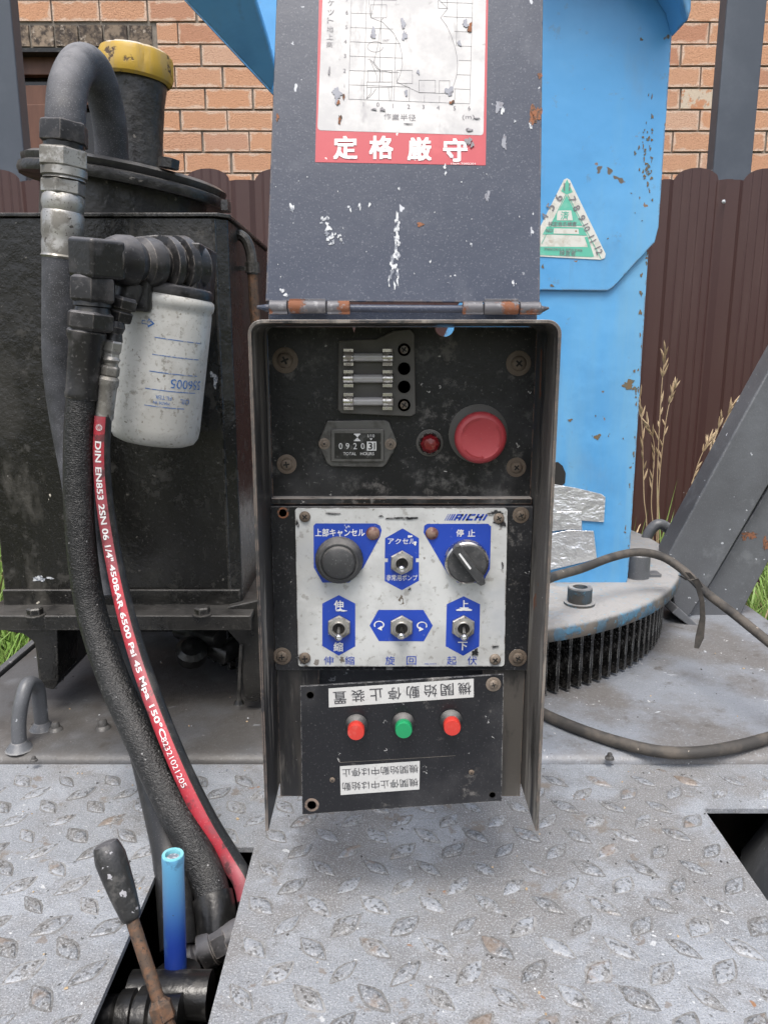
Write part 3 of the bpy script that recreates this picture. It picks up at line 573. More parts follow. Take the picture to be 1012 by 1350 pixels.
# lens-shaped tread lugs
def lug_mesh(seed):
    r2 = random.Random(seed); q = MB(); n = 16; L_, W_, H_ = .0145, .0056, .0016
    o_ = []; i_ = []; t_ = []; e_ = []
    for k in range(n):
        a = 2 * math.pi * k / n; ca, sa = math.cos(a), math.sin(a)
        wv = (1 - abs(ca) ** 1.6) if abs(ca) < .999 else 0
        y = math.copysign(max(wv, .06) if abs(ca) < .999 else 0, sa) * W_
        j = r2.uniform(.93, 1.07)
        e_.append((ca * L_ * 1.10 + r2.uniform(-.0005, .0005), y * 1.3 * j + math.copysign(.0008, sa) * r2.uniform(0, 1.6), .00012)); o_.append((ca * L_ * 1.0, y * 1.08 * j, .0002)); i_.append((ca * L_ * .93, y * .90 * j, H_ * .8)); t_.append((ca * L_ * .75, y * .55, H_))
    q.add(o_ + i_ + t_, [(k, (k + 1) % n, n + (k + 1) % n, n + k) for k in range(n)] + [(n + k, n + (k + 1) % n, 2 * n + (k + 1) % n, 2 * n + k) for k in range(n)] + [tuple(2 * n + k for k in range(n))])
    q.add(e_ + o_, [(k, (k + 1) % n, n + (k + 1) % n, n + k) for k in range(n)], 1)
    return mesh_of('tread_lug', q, [M['lug'], M['lugdirt']], angle=40)
lugs = [lug_mesh(s) for s in range(4)]
cand = []
xr = gr(270 / 3.243 + 700, 720 / 3.243 + 860, ZT)
for i in range(-16, 16):
    for j in range(-9, 9):
        for s_ in (0, 1):
            X = xr.x + (i + s_ * .5) * .046; Y = xr.y + (j + s_ * .5) * .0455 ; 
            if not (-.6 < X < .7 and .05 < Y < .742): continue
            bad = False
            for (a, b, c, d) in (SL, HR):
                if a - .012 < X < c + .012 and b - .012 < Y < d + .012: bad = True
            if bad: continue
            P = V((X, Y, ZT)); qv = P - CAM; zc = qv.y * CO - qv.z * SI
            if zc < .05: continue
            px = 506 + FPX * X / zc; py = 675 - FPX * (qv.y * SI + qv.z * CO) / zc
            if -40 < px < 1052 and py < 1400: cand.append((zc, X, Y, s_))
cand.sort(); rest = cand[298:]
for zc, X, Y, s_ in cand[:298]:
    a = math.radians(45 if s_ == 0 else -45) + rnd.uniform(-.08, .08); sc = rnd.uniform(.9, 1.06)
    inst('tread_lug', rnd.choice(lugs), plate, (X + rnd.uniform(-.001, .001), Y + rnd.uniform(-.001, .001), ZT), (0, 0, a), (sc, sc * rnd.uniform(.85, 1.2), rnd.uniform(.7, 1.1)))
if rest:
    q = MB()
    for zc, X, Y, s_ in rest:
        a = math.radians(45 if s_ == 0 else -45); R = Matrix.Rotation(a, 3, 'Z'); me = lugs[0]
        q.add([R @ v.co + V((X, Y, ZT)) for v in me.vertices], [tuple(p.vertices) for p in me.polygons])
    tag(part('tread_lug', q, M['lug'], plate), kind='stuff')
# smooth rear deck with a rolled front edge
def sweepx(prof, x0, x1, n=1):
    q = MB(); k = len(prof)
    for i in range(n + 1): q.v += [V((x0 + (x1 - x0) * i / n, y, z)) for y, z in prof]
    q.f = [(i * k + j, (i + 1) * k + j, (i + 1) * k + j + 1, i * k + j + 1) for i in range(n) for j in range(k - 1)]; q.m = [0] * len(q.f); return q
pr = [(.7575, ZT - .006), (.7578, ZT + .001), (.7605, ZT + .0052), (.767, ZT + .0085), (.777, ZT + .0100), (.79, ZT + .0104), (.81, ZB), (.9, ZB), (1.0, ZB), (1.1, ZB), (1.3, ZB), (1.5, ZB), (1.502, ZB - .03)]
part('smooth_plate', sweepx(pr, -.512, .62, 40), M['bed'], truck)
q = MB(); q.box((-.519, 1.13, ZB - .002), (.008, .745, .016)); q.box((-.53, 1.13, ZB - .03), (.03, .745, .04)); part('side_rail', q, M['steel'], truck, bevel=.002)
# under the plates: closed dark tray, added to keep the slots dark
q = MB(); zf = ZT - .26
q.box((.05, .38, zf - .01), (1.30, .74, .02)); q.box((.055, 1.0, zf - .01), (1.1, .48, .02)); q.box((-.60, .38, zf + .127), (.01, .74, .25)); q.box((-.553, .748, zf + .127), (.09, .008, .25)); q.box((-.50, 1.0, zf + .127), (.01, .48, .25)); q.box((.61, .62, zf + .127), (.01, 1.2, .25)); q.box((.055, 1.24, zf + .127), (1.1, .01, .25)); q.box((.05, .01, zf + .127), (1.3, .01, .25))
part('light_block_tray', q, M['oilblack'], truck, smooth=False)
q = MB(); R = Matrix.Rotation(math.radians(-32), 3, 'Y')
q.box((.352, .55, ZT - .16), (.05, .30, .03), rot=Matrix.Rotation(math.radians(35), 3, 'Y')); p9 = gr(1016, 1165, ZT - .04); q.box(p9 + V((.012, .03, -.02)), (.024, .16, .07), rot=Matrix.Rotation(math.radians(-28), 3, 'Z') @ Matrix.Rotation(math.radians(25), 3, 'Y')); part('cross_member', q, M['steel'], truck, bevel=.003)
# tubs/wheels hold the bed over the ground
for sx in (-.42, .52):
    q = MB(); q.lathe([(.14, -.08), (.27, -.08), (.30, -.05), (.30, .05), (.27, .08), (.14, .08)], (sx, .9, .30), (1, 0, 0), 32); o = part('wheel', q, M['dark_plastic'], truck, bevel=.004)
q = MB()
for sx in (-.3, .4): q.box((sx, .7, ZT - .36), (.08, 1.3, .18))
q.box((.05, .9, .33), (.9, .08, .08)); part('chassis_rail', q, M['oilblack'], truck)
q = MB(); r9 = random.Random(4)
for i in range(420):      # grit and paint crumbs lying on the plates
    X = r9.uniform(-.5, .55); Y = r9.uniform(.42, 1.1); z = ZT if Y < .75 else ZB
    if .745 < Y < .82: Y = r9.uniform(.735, .752); z = ZT
    if hole(X, Y) or (.36 < X < .5 and Y < .7): continue
    r_ = r9.uniform(.0004, .0011) * (1.6 if r9.random() < .06 else 1); a = r9.uniform(0, 6.28)
    q.box((X, Y, z + r_ * .4), (r_ * 2, r_ * 1.4, r_), r9.choice((0, 0, 1, 2)), rot=Matrix.Rotation(a, 3, 'Z') @ Matrix.Rotation(r9.uniform(-.5, .5), 3, 'X'))
tag(part('grit', q, [M['bed_oily'], M['paintwhite'], M['straw']], smooth=False, base=(0, .7, ZT)), 'fine grit and paint crumbs scattered over the deck plates', 'grit', kind='stuff')
# weld studs on the deck
for (a, b, r_) in ((74, 962, 8), (136, 960, 9), (803, 999, 5), (45, 1002, 4)):
    p = gr(a, b, ZB); k = mpp(p) * r_; q = MB(); q.lathe([(k * 1.25, -.001), (k * 1.05, .3 * k), (k * .72, k * .5), (k * .66, k * 1.1), (k * .45, k * 1.4), (0, k * 1.45)], p, (0, 0, 1), 12); part('weld_stud', q, M['bed_oily'], truck)
def deck_hook(pts, r, lab, m):
    P = [V(p) for p in pts]; t = thing('rope_hook', lab, 'hook', P[0]); q = MB(); q.tube(catmull(P, 8), r, 14); part('bent_bar', q, m, t)
    q = MB()
    for e in (P[0], P[-1]): q.lathe([(r * 1.9, -.001), (r * 1.5, .003), (r, .008)], (e.x, e.y, e.z), (0, 0, 1), 14)
    part('weld', q, m, t)
a = gr(26, 986, ZB); b = gr(56, 960, ZB)
hz = at(40, 893, a.y + .03).z - .004
deck_hook([a, a + V((.0005, .004, .03)), V((a.x + .004, a.y + .010, hz - .012)), V(((a.x + b.x) / 2 + .003, (a.y + b.y) / 2, hz)), V((b.x + .001, b.y - .004, hz - .013)), b + V((0, 0, .03)), b], .0078, 'bent grey steel rope hook welded on the deck left of the tank leg', M['steel'])
a = gr(846, 770, ZB); b = gr(888, 775, ZB); hz = at(868, 692, 1.33).z; Yh = 1.33
deck_hook([at(848, 772, Yh), at(848, 735, Yh), at(853, 706, Yh), at(868, 691, Yh), at(885, 704, Yh), at(890, 735, Yh), at(890, 772, Yh)], .0095, 'dark U-shaped hook behind the turntable flange beside the blue column', M['steel'])
# ================================================================= TURNTABLE, COLUMN, BEAMS
tt = thing('turntable', 'round steel turntable flange with chipped blue rim over a black toothed ring gear', 'turntable', (.058, 1.27, ZB))
zb_, zt_ = CZ - .35, CZ - .328
q = MB(); q.lathe([(0, 0), (.405, 0), (.417, .002), (.4185, .006), (.4185, .017), (.414, .022), (0, .022)], (.058, 1.27, zb_), (0, 0, 1), 96); part('flange', q, M['chipblue'], tt, angle=50)
q = MB(); q.lathe([(0, 0), (.378, 0), (.378, zb_ - ZB - .003), (0, zb_ - ZB - .003)], (.058, 1.27, ZB), (0, 0, 1), 96); part('ring_gear', q, M['gear'], tt)
NT = 136; tb = MB()
tb.prism(Fr((0, 0, 0), (1, 0, 0), (0, 1, 0)), [(-.0050, -.016), (.0050, -.016), (.0048, -.004), (.0024, .006), (-.0024, .006), (-.0048, -.004)], .004, zb_ - ZB - .006)
tooth = mesh_of('gear_tooth', tb, M['gear'])
for k in range(NT):
    a = 2 * math.pi * k / NT
    if math.sin(a) > .25: continue
    inst('gear_tooth', tooth, tt, (.058 + .392 * math.cos(a), 1.27 + .392 * math.sin(a), ZB), (0, 0, a - math.pi / 2))
p = gr(763, 796, zt_)
q = MB(); q.lathe([(.020, 0), (.020, .003), (.013, .0035)], p, (0, 0, 1), 24); q.lathe([(.0150, .003), (.0158, .005), (.0158, .022), (.0146, .0235), (.0095, .0235), (.0085, .018), (0, .018)], p, (0, 0, 1), 24); part('flange_bolt', q, M['chipblue'], tt)
q = MB(); p2 = gr(845, 766, zt_); q.lathe([(.017, 0), (.017, .034), (.014, .038), (0, .038)], p2 + V((0, .02, 0)), (0, 0, 1), 20); part('flange_pin', q, M['steel'], tt)
q = MB(); p2 = gr(890, 775, zt_); q.box(p2 + V((-.03, .06, .002)), (.055, .02, .006)); part('lug_plate', q, M['steel'], tt)

YC = 1.058
col = thing('boom_column', 'tall sky blue painted crane column with foil tape patches and rust chips', 'crane column', (.15, YC, zt_))
fc = FY(YC)
def pg(fr, pts): return [fr.pix(a, b) for a, b in pts]
# lower web plate
low = pg(fc, [(560, 770), (826, 770), (829, 740), (854, 335), (848, 322), (640, 322), (560, 500)])
q = MB(); q.prism(fc, low, -.010, 0); part('web_plate', q, M['column'], col, bevel=.001)
q = MB(); q.box((at(826, 700, YC).x - .006, YC + .09, (low[0][1] + fc.pix(850, 330)[1]) / 2), (.008, .16, fc.pix(850, 330)[1] - low[0][1])); part('side_plate', q, M['column'], col, bevel=.001)
# upper double plate, edge stands proud
up_ = pg(fc, [(700, 383), (799, 384), (806, 380), (861, 320), (866, 300), (884, 40), (888, -120), (200, -120), (120, -120), (242, 0), (358, 124), (450, 220), (520, 300), (560, 383)])
q = MB(); q.prism(fc, up_, 0, .005); part('doubler_plate', q, M['column'], col, bevel=.0015)
# boom head: folded plate overhead at the left and a curled flange at the right
q = MB(); P = [fc.pix(120, -120), fc.pix(242, 0), fc.pix(358, 124), fc.pix(450, 220)]
vs = []
for a, b in P:
    vs += [fc.w(a, b, .006), fc.w(a, b, .030)]
fbo = Fr(fc.w(*fc.pix(358, 128), .008), (1, 0, 0), (0, -math.sin(math.radians(52)), math.cos(math.radians(52))))
part('boom_head', MB().prism(fbo, [fbo.pix(*z) for z in ((100, -134), (242, -1), (358, 122), (365, 100), (352, 50), (338, 5), (330, -120))], -.012, 0), M['column'], col, bevel=.003, seg=3)
q = MB(); path = [fc.w(*fc.pix(a, b), d) for a, b, d in ((800, -60, .055), (850, -20, .045), (872, 8, .03), (880, 35, .012), (881, 52, .006))]
n = len(path); vs = []
for p in path: vs += [p, p + V((.012, .0, .012)), p + V((.012, .05, .012))]
q.add(vs, [f_ for i in range(n - 1) for f_ in ((3 * i, 3 * i + 1, 3 * i + 4, 3 * i + 3), (3 * i + 1, 3 * i + 2, 3 * i + 5, 3 * i + 4))])
q2 = MB(); q2.prism(fc, pg(fc, [(700, -120), (700, -60), (770, -55), (820, -30), (860, 0), (874, 22), (882, 54), (886, 40), (888, -10), (890, -120)]), .0055, .06); part('boom_flange', q2, M['column'], col, bevel=.006, seg=3)
q = MB(); q.lathe([(.0065, 0), (.0065, .006), (0, .007)], fc.w(*fc.pix(883, 9), .06), (0, -1, .2), 8); part('bolt', q, M['paintwhite'], col)
# cable opening: dark patch laid on the plate for the shade inside
q = MB(); q.prism(fc, pg(fc, [(700, 612), (735, 609), (741, 614), (745, 624), (744, 637), (738, 641), (700, 641)]), .0, .0012); part('opening_shade', q, M['slot'], col)
# foil patches: crumpled sheets
def foil(poly, d0):
    P = pg(fc, poly); x0 = min(a for a, b in P); x1 = max(a for a, b in P); y0 = min(b for a, b in P); y1 = max(b for a, b in P); q = MB()
    q.prism(fc, P, d0, d0 + .0010); return q
for k, pl in enumerate(([(700, 636), (729, 638), (759, 643), (792, 651), (797, 655), (795, 688), (767, 686), (735, 674), (700, 674)],
                        [(700, 675), (733, 674), (765, 674), (766, 698), (752, 697), (700, 702)], [(700, 700), (728, 702), (748, 698), (781, 699), (785, 735), (768, 740), (725, 750), (700, 752)])):
    o = part('foil_patch', foil(pl, .0015 + .0012 * k), M['foil'], col, bevel=.0004)
# inspection sticker
st = MB(); T = lambda a, b: fc.pix(700 + a / 3.243, 220 + b / 3.243)
ST0 = .0055
tri = [T(*z) for z in ((135, 58), (148, 53), (160, 60), (312, 375), (308, 392), (290, 399), (30, 385), (-20, 384), (-22, 370))]
st.prism(fc, tri, ST0 - .0005, ST0 + .0004, 0)
st.flat(fc, [T(*z) for z in ((146, 125), (213, 255), (78, 255))], ST0 + .0006, 1)
st.flat(fc, [T(*z) for z in ((62, 258), (216, 262), (226, 282), (234, 297), (90, 292), (44, 292))], ST0 + .0006, 1)
st.flat(fc, [T(*z) for z in ((237, 345), (255, 388), (5, 378), (20, 343))], ST0 + .0006, 1)
st.flat(fc, [T(*z) for z in ((234, 300), (262, 385), (252, 388), (222, 305))], ST0 + .00065, 1)
st.flat(fc, [T(*z) for z in ((148, 58), (172, 112), (146, 122), (122, 108))], ST0 + .0006, 1)
st.flat(fc, [T(*z) for z in ((106, 190), (165, 190), (172, 232), (104, 232))], ST0 + .0008, 0)
st.flat(fc, [T(*z) for z in ((92, 266), (196, 268), (198, 290), (90, 288))], ST0 + .0008, 0)
st.line(fc, [T(145, 60), T(146, 122)], .0008, ST0 + .0009, 2) if False else None
st.line(fc, [T(150, 122), T(292, 395)], .0008, ST0 + .0009, 1); st.line(fc, [T(142, 122), T(40, 330)], .0008, ST0 + .0009, 1)
sc_ = mpp(fc.w(*T(148, 200)))
def tx(s, x, y, wpx, rot=0, m=2, bold=.01): st.text(fc, s, T(x, y), width=wpx * sc_ / 3.243, rot=math.radians(rot), d=ST0 + .0011, m=m, bold=bold)
tx('11', 147, 90, 26, 0, 2)
for s_, x, y in (('6', 112, 135), ('5', 78, 175), ('4', 52, 215)): tx(s_, x, y, 20, 62, 2)
for s_, x, y, w_ in (('7', 170, 143, 18), ('8', 188, 180, 18), ('9', 210, 222, 18), ('10', 230, 262, 28), ('11', 254, 310, 24), ('12', 282, 360, 30)): tx(s_, x, y, w_, -64, 2)
tx('特定自主検査', 128, 247, 120, 0); tx('NO', 72, 275, 28, 0); tx('済', 138, 211, 34, 0, 1)
tx('労働安全衛生法 定期自主検査', 132, 356, 165, -2, 2, 0); tx('検査者', 150, 371, 70, -2, 2, 0)
part('inspection_sticker', st, [M['stk_white'], M['mint'], M['grey_print']], col, smooth=False)
q = MB()
def blot(mb, fr, px, py, rx, ry, d, seed, m=0, rot=0):
    r2 = random.Random(seed); c = fr.pix(px, py); k = mpp(fr.w(*c)); P = []
    p1, p2, p3 = (r2.uniform(0, 6.28) for _ in range(3))
    for i in range(26):
        a = 2 * math.pi * i / 26; rr = .9 + .22 * math.sin(2 * a + p1) + .2 * math.sin(3 * a + p2) + .13 * math.sin(7 * a + p3) + r2.uniform(-.16, .16); x, y = math.cos(a) * rx * k * rr, math.sin(a) * ry * k * rr
        P.append((c[0] + x * math.cos(rot) - y * math.sin(rot), c[1] + x * math.sin(rot) + y * math.cos(rot)))
    mb.prism(fr, P, d - .0003, d + .0001, m)
for i, (a, b, rx, ry) in enumerate(((828, 507, 8, 6), (787, 576, 4, 4.5), (751, 554, 3, 2), (836, 512, 3, 3))): blot(q, fc, a, b, rx, ry, .0003, i)
for i, (a, b, rx, ry) in enumerate(((843, 54, 2, 2), (726, 377, 3, 1.5), (714, 352, 1.5, 3))): blot(q, fc, a, b, rx, ry, .0053, i + 9)
r3 = random.Random(11)
for i in range(46): blot(q, fc, 858 - abs(r3.gauss(0, 7)), 170 + r3.gauss(35, 32), r3.uniform(.5, 2.0), r3.uniform(.8, 3.2), .0053 + i * 2e-6, i + 700)
for i in range(26):
    yy = r3.uniform(330, 740); blot(q, fc, 853 - (yy - 330) * .064 - abs(r3.gauss(0, 3)), yy, r3.uniform(.5, 1.6), r3.uniform(.8, 4), .0003 + i * 2e-6, i + 760)
for i in range(12): blot(q, fc, r3.uniform(745, 850), r3.uniform(250, 340) if i % 2 else r3.uniform(480, 600), r3.uniform(.4, 1.2), r3.uniform(.5, 1.3), .0053 if i % 2 else .0003, i + 800)
part('rust_patch', q, M['rustolive'], col, smooth=False)

# diagonal stowed beams
fb = FY(1.19)
bm_t = thing('steel_beam', 'broad dark grey steel beam slanting up to the right edge behind the cable', 'steel beam', at(905, 815, 1.19))
q = MB(); q.prism(fb, pg(fb, [(906, 815), (888, 797), (881, 729), (962, 580), (1012, 489), (1090, 350), (1150, 460), (1012, 640), (936, 770)]), -.05, 0); part('beam_plate', q, M['steel'], bm_t, bevel=.003)
q = MB(); q.prism(fb, pg(fb, [(884, 792), (912, 818), (905, 822), (876, 800)]), -.04, .03); part('foot', q, M['steel'], bm_t, bevel=.002)
fb2 = FY(1.212)
b2 = thing('steel_beam', 'narrower rust-spotted grey steel strut leaning against the broad beam at the right edge', 'steel beam', at(940, 818, 1.212))
q = MB(); q.prism(fb2, pg(fb2, [(900, 816), (932, 771), (1012, 638), (1060, 560), (1100, 600), (1012, 736), (977, 802), (970, 818)]), -.035, .006); part('beam_plate', q, M['steel'], b2, bevel=.003)
q = MB()
for i, (a, b, rx, ry) in enumerate(((986, 704, 9, 5), (1006, 716, 4, 10), (978, 708, 4, 3))): blot(q, fb2, a, b, rx, ry, .0063, i + 40)
part('rust_patch', q, M['rustpatch'], b2, smooth=False)

# cables
def cable(name, lab, pts, r, m, extra=None):
    P = catmull(pts, 10); t = thing(name, lab, 'cable', P[0]); q = MB(); q.tube(P, r, 12); part('sheath', q, m, t); return t, P
t, P = cable('cable', 'thick black rubber cable arching from behind the control box across the turntable', [at(a, b, Y) for a, b, Y in ((640, 800, .72), (700, 773, .78), (730, 760, .86), (765, 750, .93), (805, 735, .97), (840, 728, .99), (872, 734, 1.0), (900, 752, .98), (930, 781, .93), (970, 812, .87), (1012, 846, .82), (1070, 892, .77))], .0056, M['cable'])
q = MB()
for pts_, wd in (([(903, 753), (916, 768), (922, 790), (923, 812), (919, 838), (915, 852)], (6, 7, 5, 6, 10, 5)), ([(893, 757), (903, 763), (914, 760), (921, 772)], (4, 5, 5, 4))):
    pp = [at(a, b, .93) for a, b in pts_]; vs = []
    for p, w_ in zip(pp, wd):
        k = mpp(p) * w_ / 2; vs += [p + V((-k, -.006, 0)), p + V((k, -.008, 0)), p + V((-k, -.0045, 0)), p + V((k, -.0065, 0))]
    q.add(vs, [f_ for i in range(len(pp) - 1) for f_ in ((4 * i, 4 * i + 1, 4 * i + 5, 4 * i + 4), (4 * i + 2, 4 * i + 6, 4 * i + 7, 4 * i + 3), (4 * i, 4 * i + 4, 4 * i + 6, 4 * i + 2), (4 * i + 1, 4 * i + 3, 4 * i + 7, 4 * i + 5))])
part('cable_tie', q, M['cable'], t)
cable('cable', 'dirty brown rubber cable lying in a curve along the rolled edge of the deck', [gr(a, b, ZB + .007) for a, b in ((600, 890), (680, 922), (722, 944), (770, 964), (820, 980), (870, 991), (920, 992), (970, 984), (1012, 973), (1080, 955))], .0066, M['cable'])

# ================================================================= OIL TANK
TY = .88
tank = thing('oil_tank', 'oily black rectangular hydraulic tank standing on bracket legs', 'oil tank', (-.3, 1.02, ZB))
zA = at(200, 281, TY).z; zBt = at(200, 803, TY).z; xR = at(298, 300, TY).x; xL = -.4535
FD2 = Fr((0, 0, 0), (1, 0, 0), (0, 1, 0))
q = MB(); q.prism(FD2, [(xL, TY), (xR - .012, TY), (xR, TY + .012), (xR, TY + .30), (xL, TY + .30)], zBt, zA - .004); part('body', q, M['tank'], tank, bevel=.002)
q = MB(); q.prism(FD2, [(xL - .004, TY - .004), (xR - .008, TY - .004), (xR + .004, TY + .008), (xR + .004, TY + .304), (xL - .004, TY + .304)], zA - .004, zA); part('top_plate', q, M['tank'], tank, bevel=.001)
q = MB(); z0 = at(200, 812, TY - .035).z
q.box(((xL + xR) / 2 + .004, TY + .13, z0 - .0), (xR - xL + .03, .345, .006)); q.box(((xL + xR) / 2 + .004, TY - .041, z0 - .006), (xR - xL + .03, .004, .018)); q.box(((xL + xR) / 2, TY - .003, z0 + .012), (xR - xL, .005, .02)); part('bottom_flange', q, M['tank'], tank, bevel=.0015)
for a, b in ((47, 806), (267, 805)):
    p = gr(a, b + 5, z0 + .003); q = MB(); q.lathe([(.0115, 0), (.0115, .001), (.0105, .0015)], p, (0, 0, 1), 16); q.lathe([(.0085, .001), (.009, .002), (.009, .008), (.0075, .0095), (0, .0098)], p, (0, 0, 1), 6, ph=.4); part('bolt', q, M['tank'], tank, angle=20)
q = MB(); r8 = random.Random(2); P = [V((xR - .013, TY - .0004, zBt + (zA - .006 - zBt) * i / 60)) for i in range(61)]; q.tube(P, [.0013 + r8.uniform(0, .0009) for _ in P], 8); part('weld_bead', q, M['tank'], tank)
# legs
fl = FY(TY - .03)
q = MB(); q.prism(fl, pg(fl, [(8, 827), (76, 827), (77, 898), (52, 900), (49, 865), (44, 846), (30, 836), (10, 833)]), -.06, 0)
q.prism(FY(TY - .0), pg(FY(TY), [(44, 826), (76, 826), (76, 902), (70, 910), (52, 905)]), -.1, .0); part('leg', q, M['tank'], tank, bevel=.002)
q = MB(); q.prism(FY(TY - .02), pg(FY(TY - .02), [(300, 800), (345, 790), (345, 920), (338, 925), (322, 925), (316, 850), (300, 832)]), -.012, 0)
part('leg', q, M['tank'], tank, bevel=.002)
q = MB(); q.prism(FY(TY + .25), pg(FY(TY + .25), [(20, 790), (330, 790), (330, 835), (300, 838), (290, 870), (276, 875), (270, 840), (60, 838)]), -.012, 0)
part('rear_apron', q, M['tank'], tank, bevel=.002)
q = MB(); q.tube([at(318, 850, TY - .023), at(316, 890, TY - .023), at(315, 921, TY - .023)], .0022, 8); q.lathe([(.007, 0), (.004, .006), (0, .008)], gr(315, 928, ZB), (0, 0, 1), 10); part('drip', q, M['tank'], tank)
# drain valve under the tank
q = MB(); q.tube([at(235, 832, .97), at(262, 836, .95), at(290, 842, .93)], [.010, .016, .012], 12); q.lathe([(.012, 0), (.019, .004), (.02, .02), (.014, .026), (0, .028)], at(252, 868, .93), (.2, -.5, .8), 14); q.tube([at(275, 850, .95), at(296, 862, .94), at(310, 852, .96)], .014, 12); part('drain_valve', q, M['oilblack'], tank)
# neck ring and tilted manhole lid
tilt = V((math.sin(math.radians(9)), -.035, math.cos(math.radians(9)))).normalized()
c0 = at(167, 252, 1.02)
q = MB(); q.lathe([(.098, -.045), (.098, 0)], c0, tilt, 48); q.box((c0.x, 1.02, zA + .002), (.25, .22, .004)); part('neck_ring', q, M['tankcap'], tank)
q = MB(); q.lathe([(0, -.001), (.112, -.002), (.122, -.003), (.1245, .002), (.123, .008), (.118, .010), (.120, .013), (.121, .017), (.114, .021), (0, .024)], c0, tilt, 72, wob=lambda k, h: 1 + .004 * math.sin(k * .9) + .003 * math.sin(k * 2.3)); part('manhole_lid', q, M['tankcap'], tank, angle=50)
q = MB(); p = at(298, 272, .985); q.box(p, (.008, .02, .012)); part('clamp_tab', q, M['tankcap'], tank); q = MB(); p = at(222, 222, .93); q.lathe([(.012, 0), (.012, .010), (0, .012)], p, tilt, 6); part('lid_bolt', q, M['tankcap'], tank)
# filler neck and cap
cB = at(184, 228, 1.03); cT = at(183, 98, 1.03); ax = (cT - cB).normalized(); L_ = (cT - cB).length
q = MB(); q.lathe([(.027, -.01), (.0265, 0), (.028, L_ * .3), (.031, L_ * .7), (.034, L_ * .92), (.034, L_)], cB, ax, 32, wob=lambda k, h: 1 + .012 * math.sin(k * 1.1 + h * 60)); part('filler_neck', q, M['tankcap'], tank, angle=60)
q = MB(); n = 48
q.lathe([(.030, -.002), (.040, -.006), (.0435, -.003), (.0450, .003), (.0445, .010), (.0435, .022), (.0420, .026), (.037, .029), (0, .030)], at(179, 102, 1.03), ax + V((.05, -.02, 0)), n, wob=lambda k, h: 1 - (.045 if (k % 8) == 0 and h > 0 else 0)); part('filler_cap', q, M['yellow'], tank, angle=30)
# side breather pipe
q = MB(); q.tube(catmull([at(300, 312, .95), at(312, 309, .95), at(324, 316, .95), at(331, 335, .95), at(333, 362, .95)], 6), .0065, 10); q.lathe([(.0085, 0), (.0085, .012)], at(333, 360, .95), (0, 0, 1), 10); q.box(at(315, 354, .95), (.03, .006, .005)); part('breather_pipe', q, M['tank'], tank)
q = MB(); q.tube([at(333, 362, .95), at(335, 400, .95), at(338, 440, .95)], .006, 10); part('brass_tube', q, M['rustrod'], tank)
q = MB(); fq = FY(TY)
for i, (a, b, rx, ry) in enumerate(((52, 763, 7, 5), (66, 762, 5, 1.5), (284, 502, 3, 9), (280, 494, 3, 4))): blot(q, fq, a, b, rx, ry, .0003, i + 60)
part('paint_flake', q, M['paintwhite'], tank, smooth=False)

# ================================================================= RETURN HOSE, FILTER, HOSES
def frames(P):
    out = []; s = 0
    for i, p in enumerate(P):
        t = (P[min(i + 1, len(P) - 1)] - P[max(i - 1, 0)]).normalized(); fr = (CAM + V((0, 0, -.1)) - p); fr = (fr - t * fr.dot(t)).normalized()
        if i: s += (p - P[i - 1]).length
        out.append((s, p, t, fr, fr.cross(t).normalized()))
    return out
def wrap_pt(FR, s, ang, r):
    s = min(max(s, 0), FR[-1][0]); lo = 0
    hi = len(FR) - 1
    while hi - lo > 1:
        mid = (lo + hi) // 2
        if FR[mid][0] <= s: lo = mid
        else: hi = mid
    k = (s - FR[lo][0]) / max(FR[hi][0] - FR[lo][0], 1e-9)
    p = FR[lo][1].lerp(FR[hi][1], k); f_ = FR[lo][3].lerp(FR[hi][3], k).normalized(); sd_ = FR[lo][4].lerp(FR[hi][4], k).normalized()
    rr = r(s / FR[-1][0]) if callable(r) else r
    return p + (f_ * math.cos(ang) + sd_ * math.sin(ang)) * rr

# return hose: arched hose, fittings, lower hose
rh = thing('return_hose', 'fat grey return hose arching over the tank lid and down beside the black fittings', 'hose', at(84, 540, .84))
YR = .80
q = MB(); arch = catmull([at(87, 176, YR), at(87, 150, YR + .003), at(91, 112, YR + .02), at(106, 84, YR + .055), at(124, 92, YR + .09), at(138, 130, YR + .12), at(146, 175, YR + .14), at(148, 222, YR + .15)], 8)
q.tube(arch, .0185, 28); part('arched_hose', q, M['hosegrey'], rh)
def fit(parent, name, m, px, y0, y1, Y, prof_px, seg=24, ph=0.0, axis=None, x1=None, angle=30, Y1=None):
    """a turned fitting between two photo rows; profile radii in photo pixels over 0..1"""
    a = at(px, y0, Y); b = at(x1 if x1 is not None else px, y1, Y1 or Y); L = (b - a).length; k = mpp((a + b) / 2)
    q = MB(); q.lathe([(r * k, h * L) for r, h in prof_px], a, b - a, seg, ph=ph); return part(name, q, m, parent, angle=angle, bevel=.0006 if seg == 6 else 0)
fit(rh, 'hex_nut', M['fitting'], 85, 160, 191, YR, [(24, 0), (31, .12), (32, .3), (32, .95), (28, 1)], 6, .3, angle=20)
fit(rh, 'thread', M['oilblack'], 85, 190, 200, YR, [(26, 0), (26, 1)])
fit(rh, 'hex_nut', M['zinc'], 84, 197, 224, YR, [(29, 0), (33, .1), (33, .9), (29, 1)], 6, .15, angle=20)
fit(rh, 'collar', M['zinc'], 85, 223, 238, YR, [(29, 0), (29, .7), (26, .8), (27, 1)])
fit(rh, 'hex_nut', M['zinc'], 84, 238, 258, YR, [(25, 0), (28, .1), (28, .9), (25, 1)], 6, .5, x1=84, angle=20)
fit(rh, 'crimp_sleeve', M['zinc'], 84, 257, 343, YR, [(24, 0), (26, .04), (27.5, .14), (25, .26), (27, .32), (26.5, .6), (25, .68), (26, .75), (25.5, .93), (27, .96), (24, 1)], x1=82)
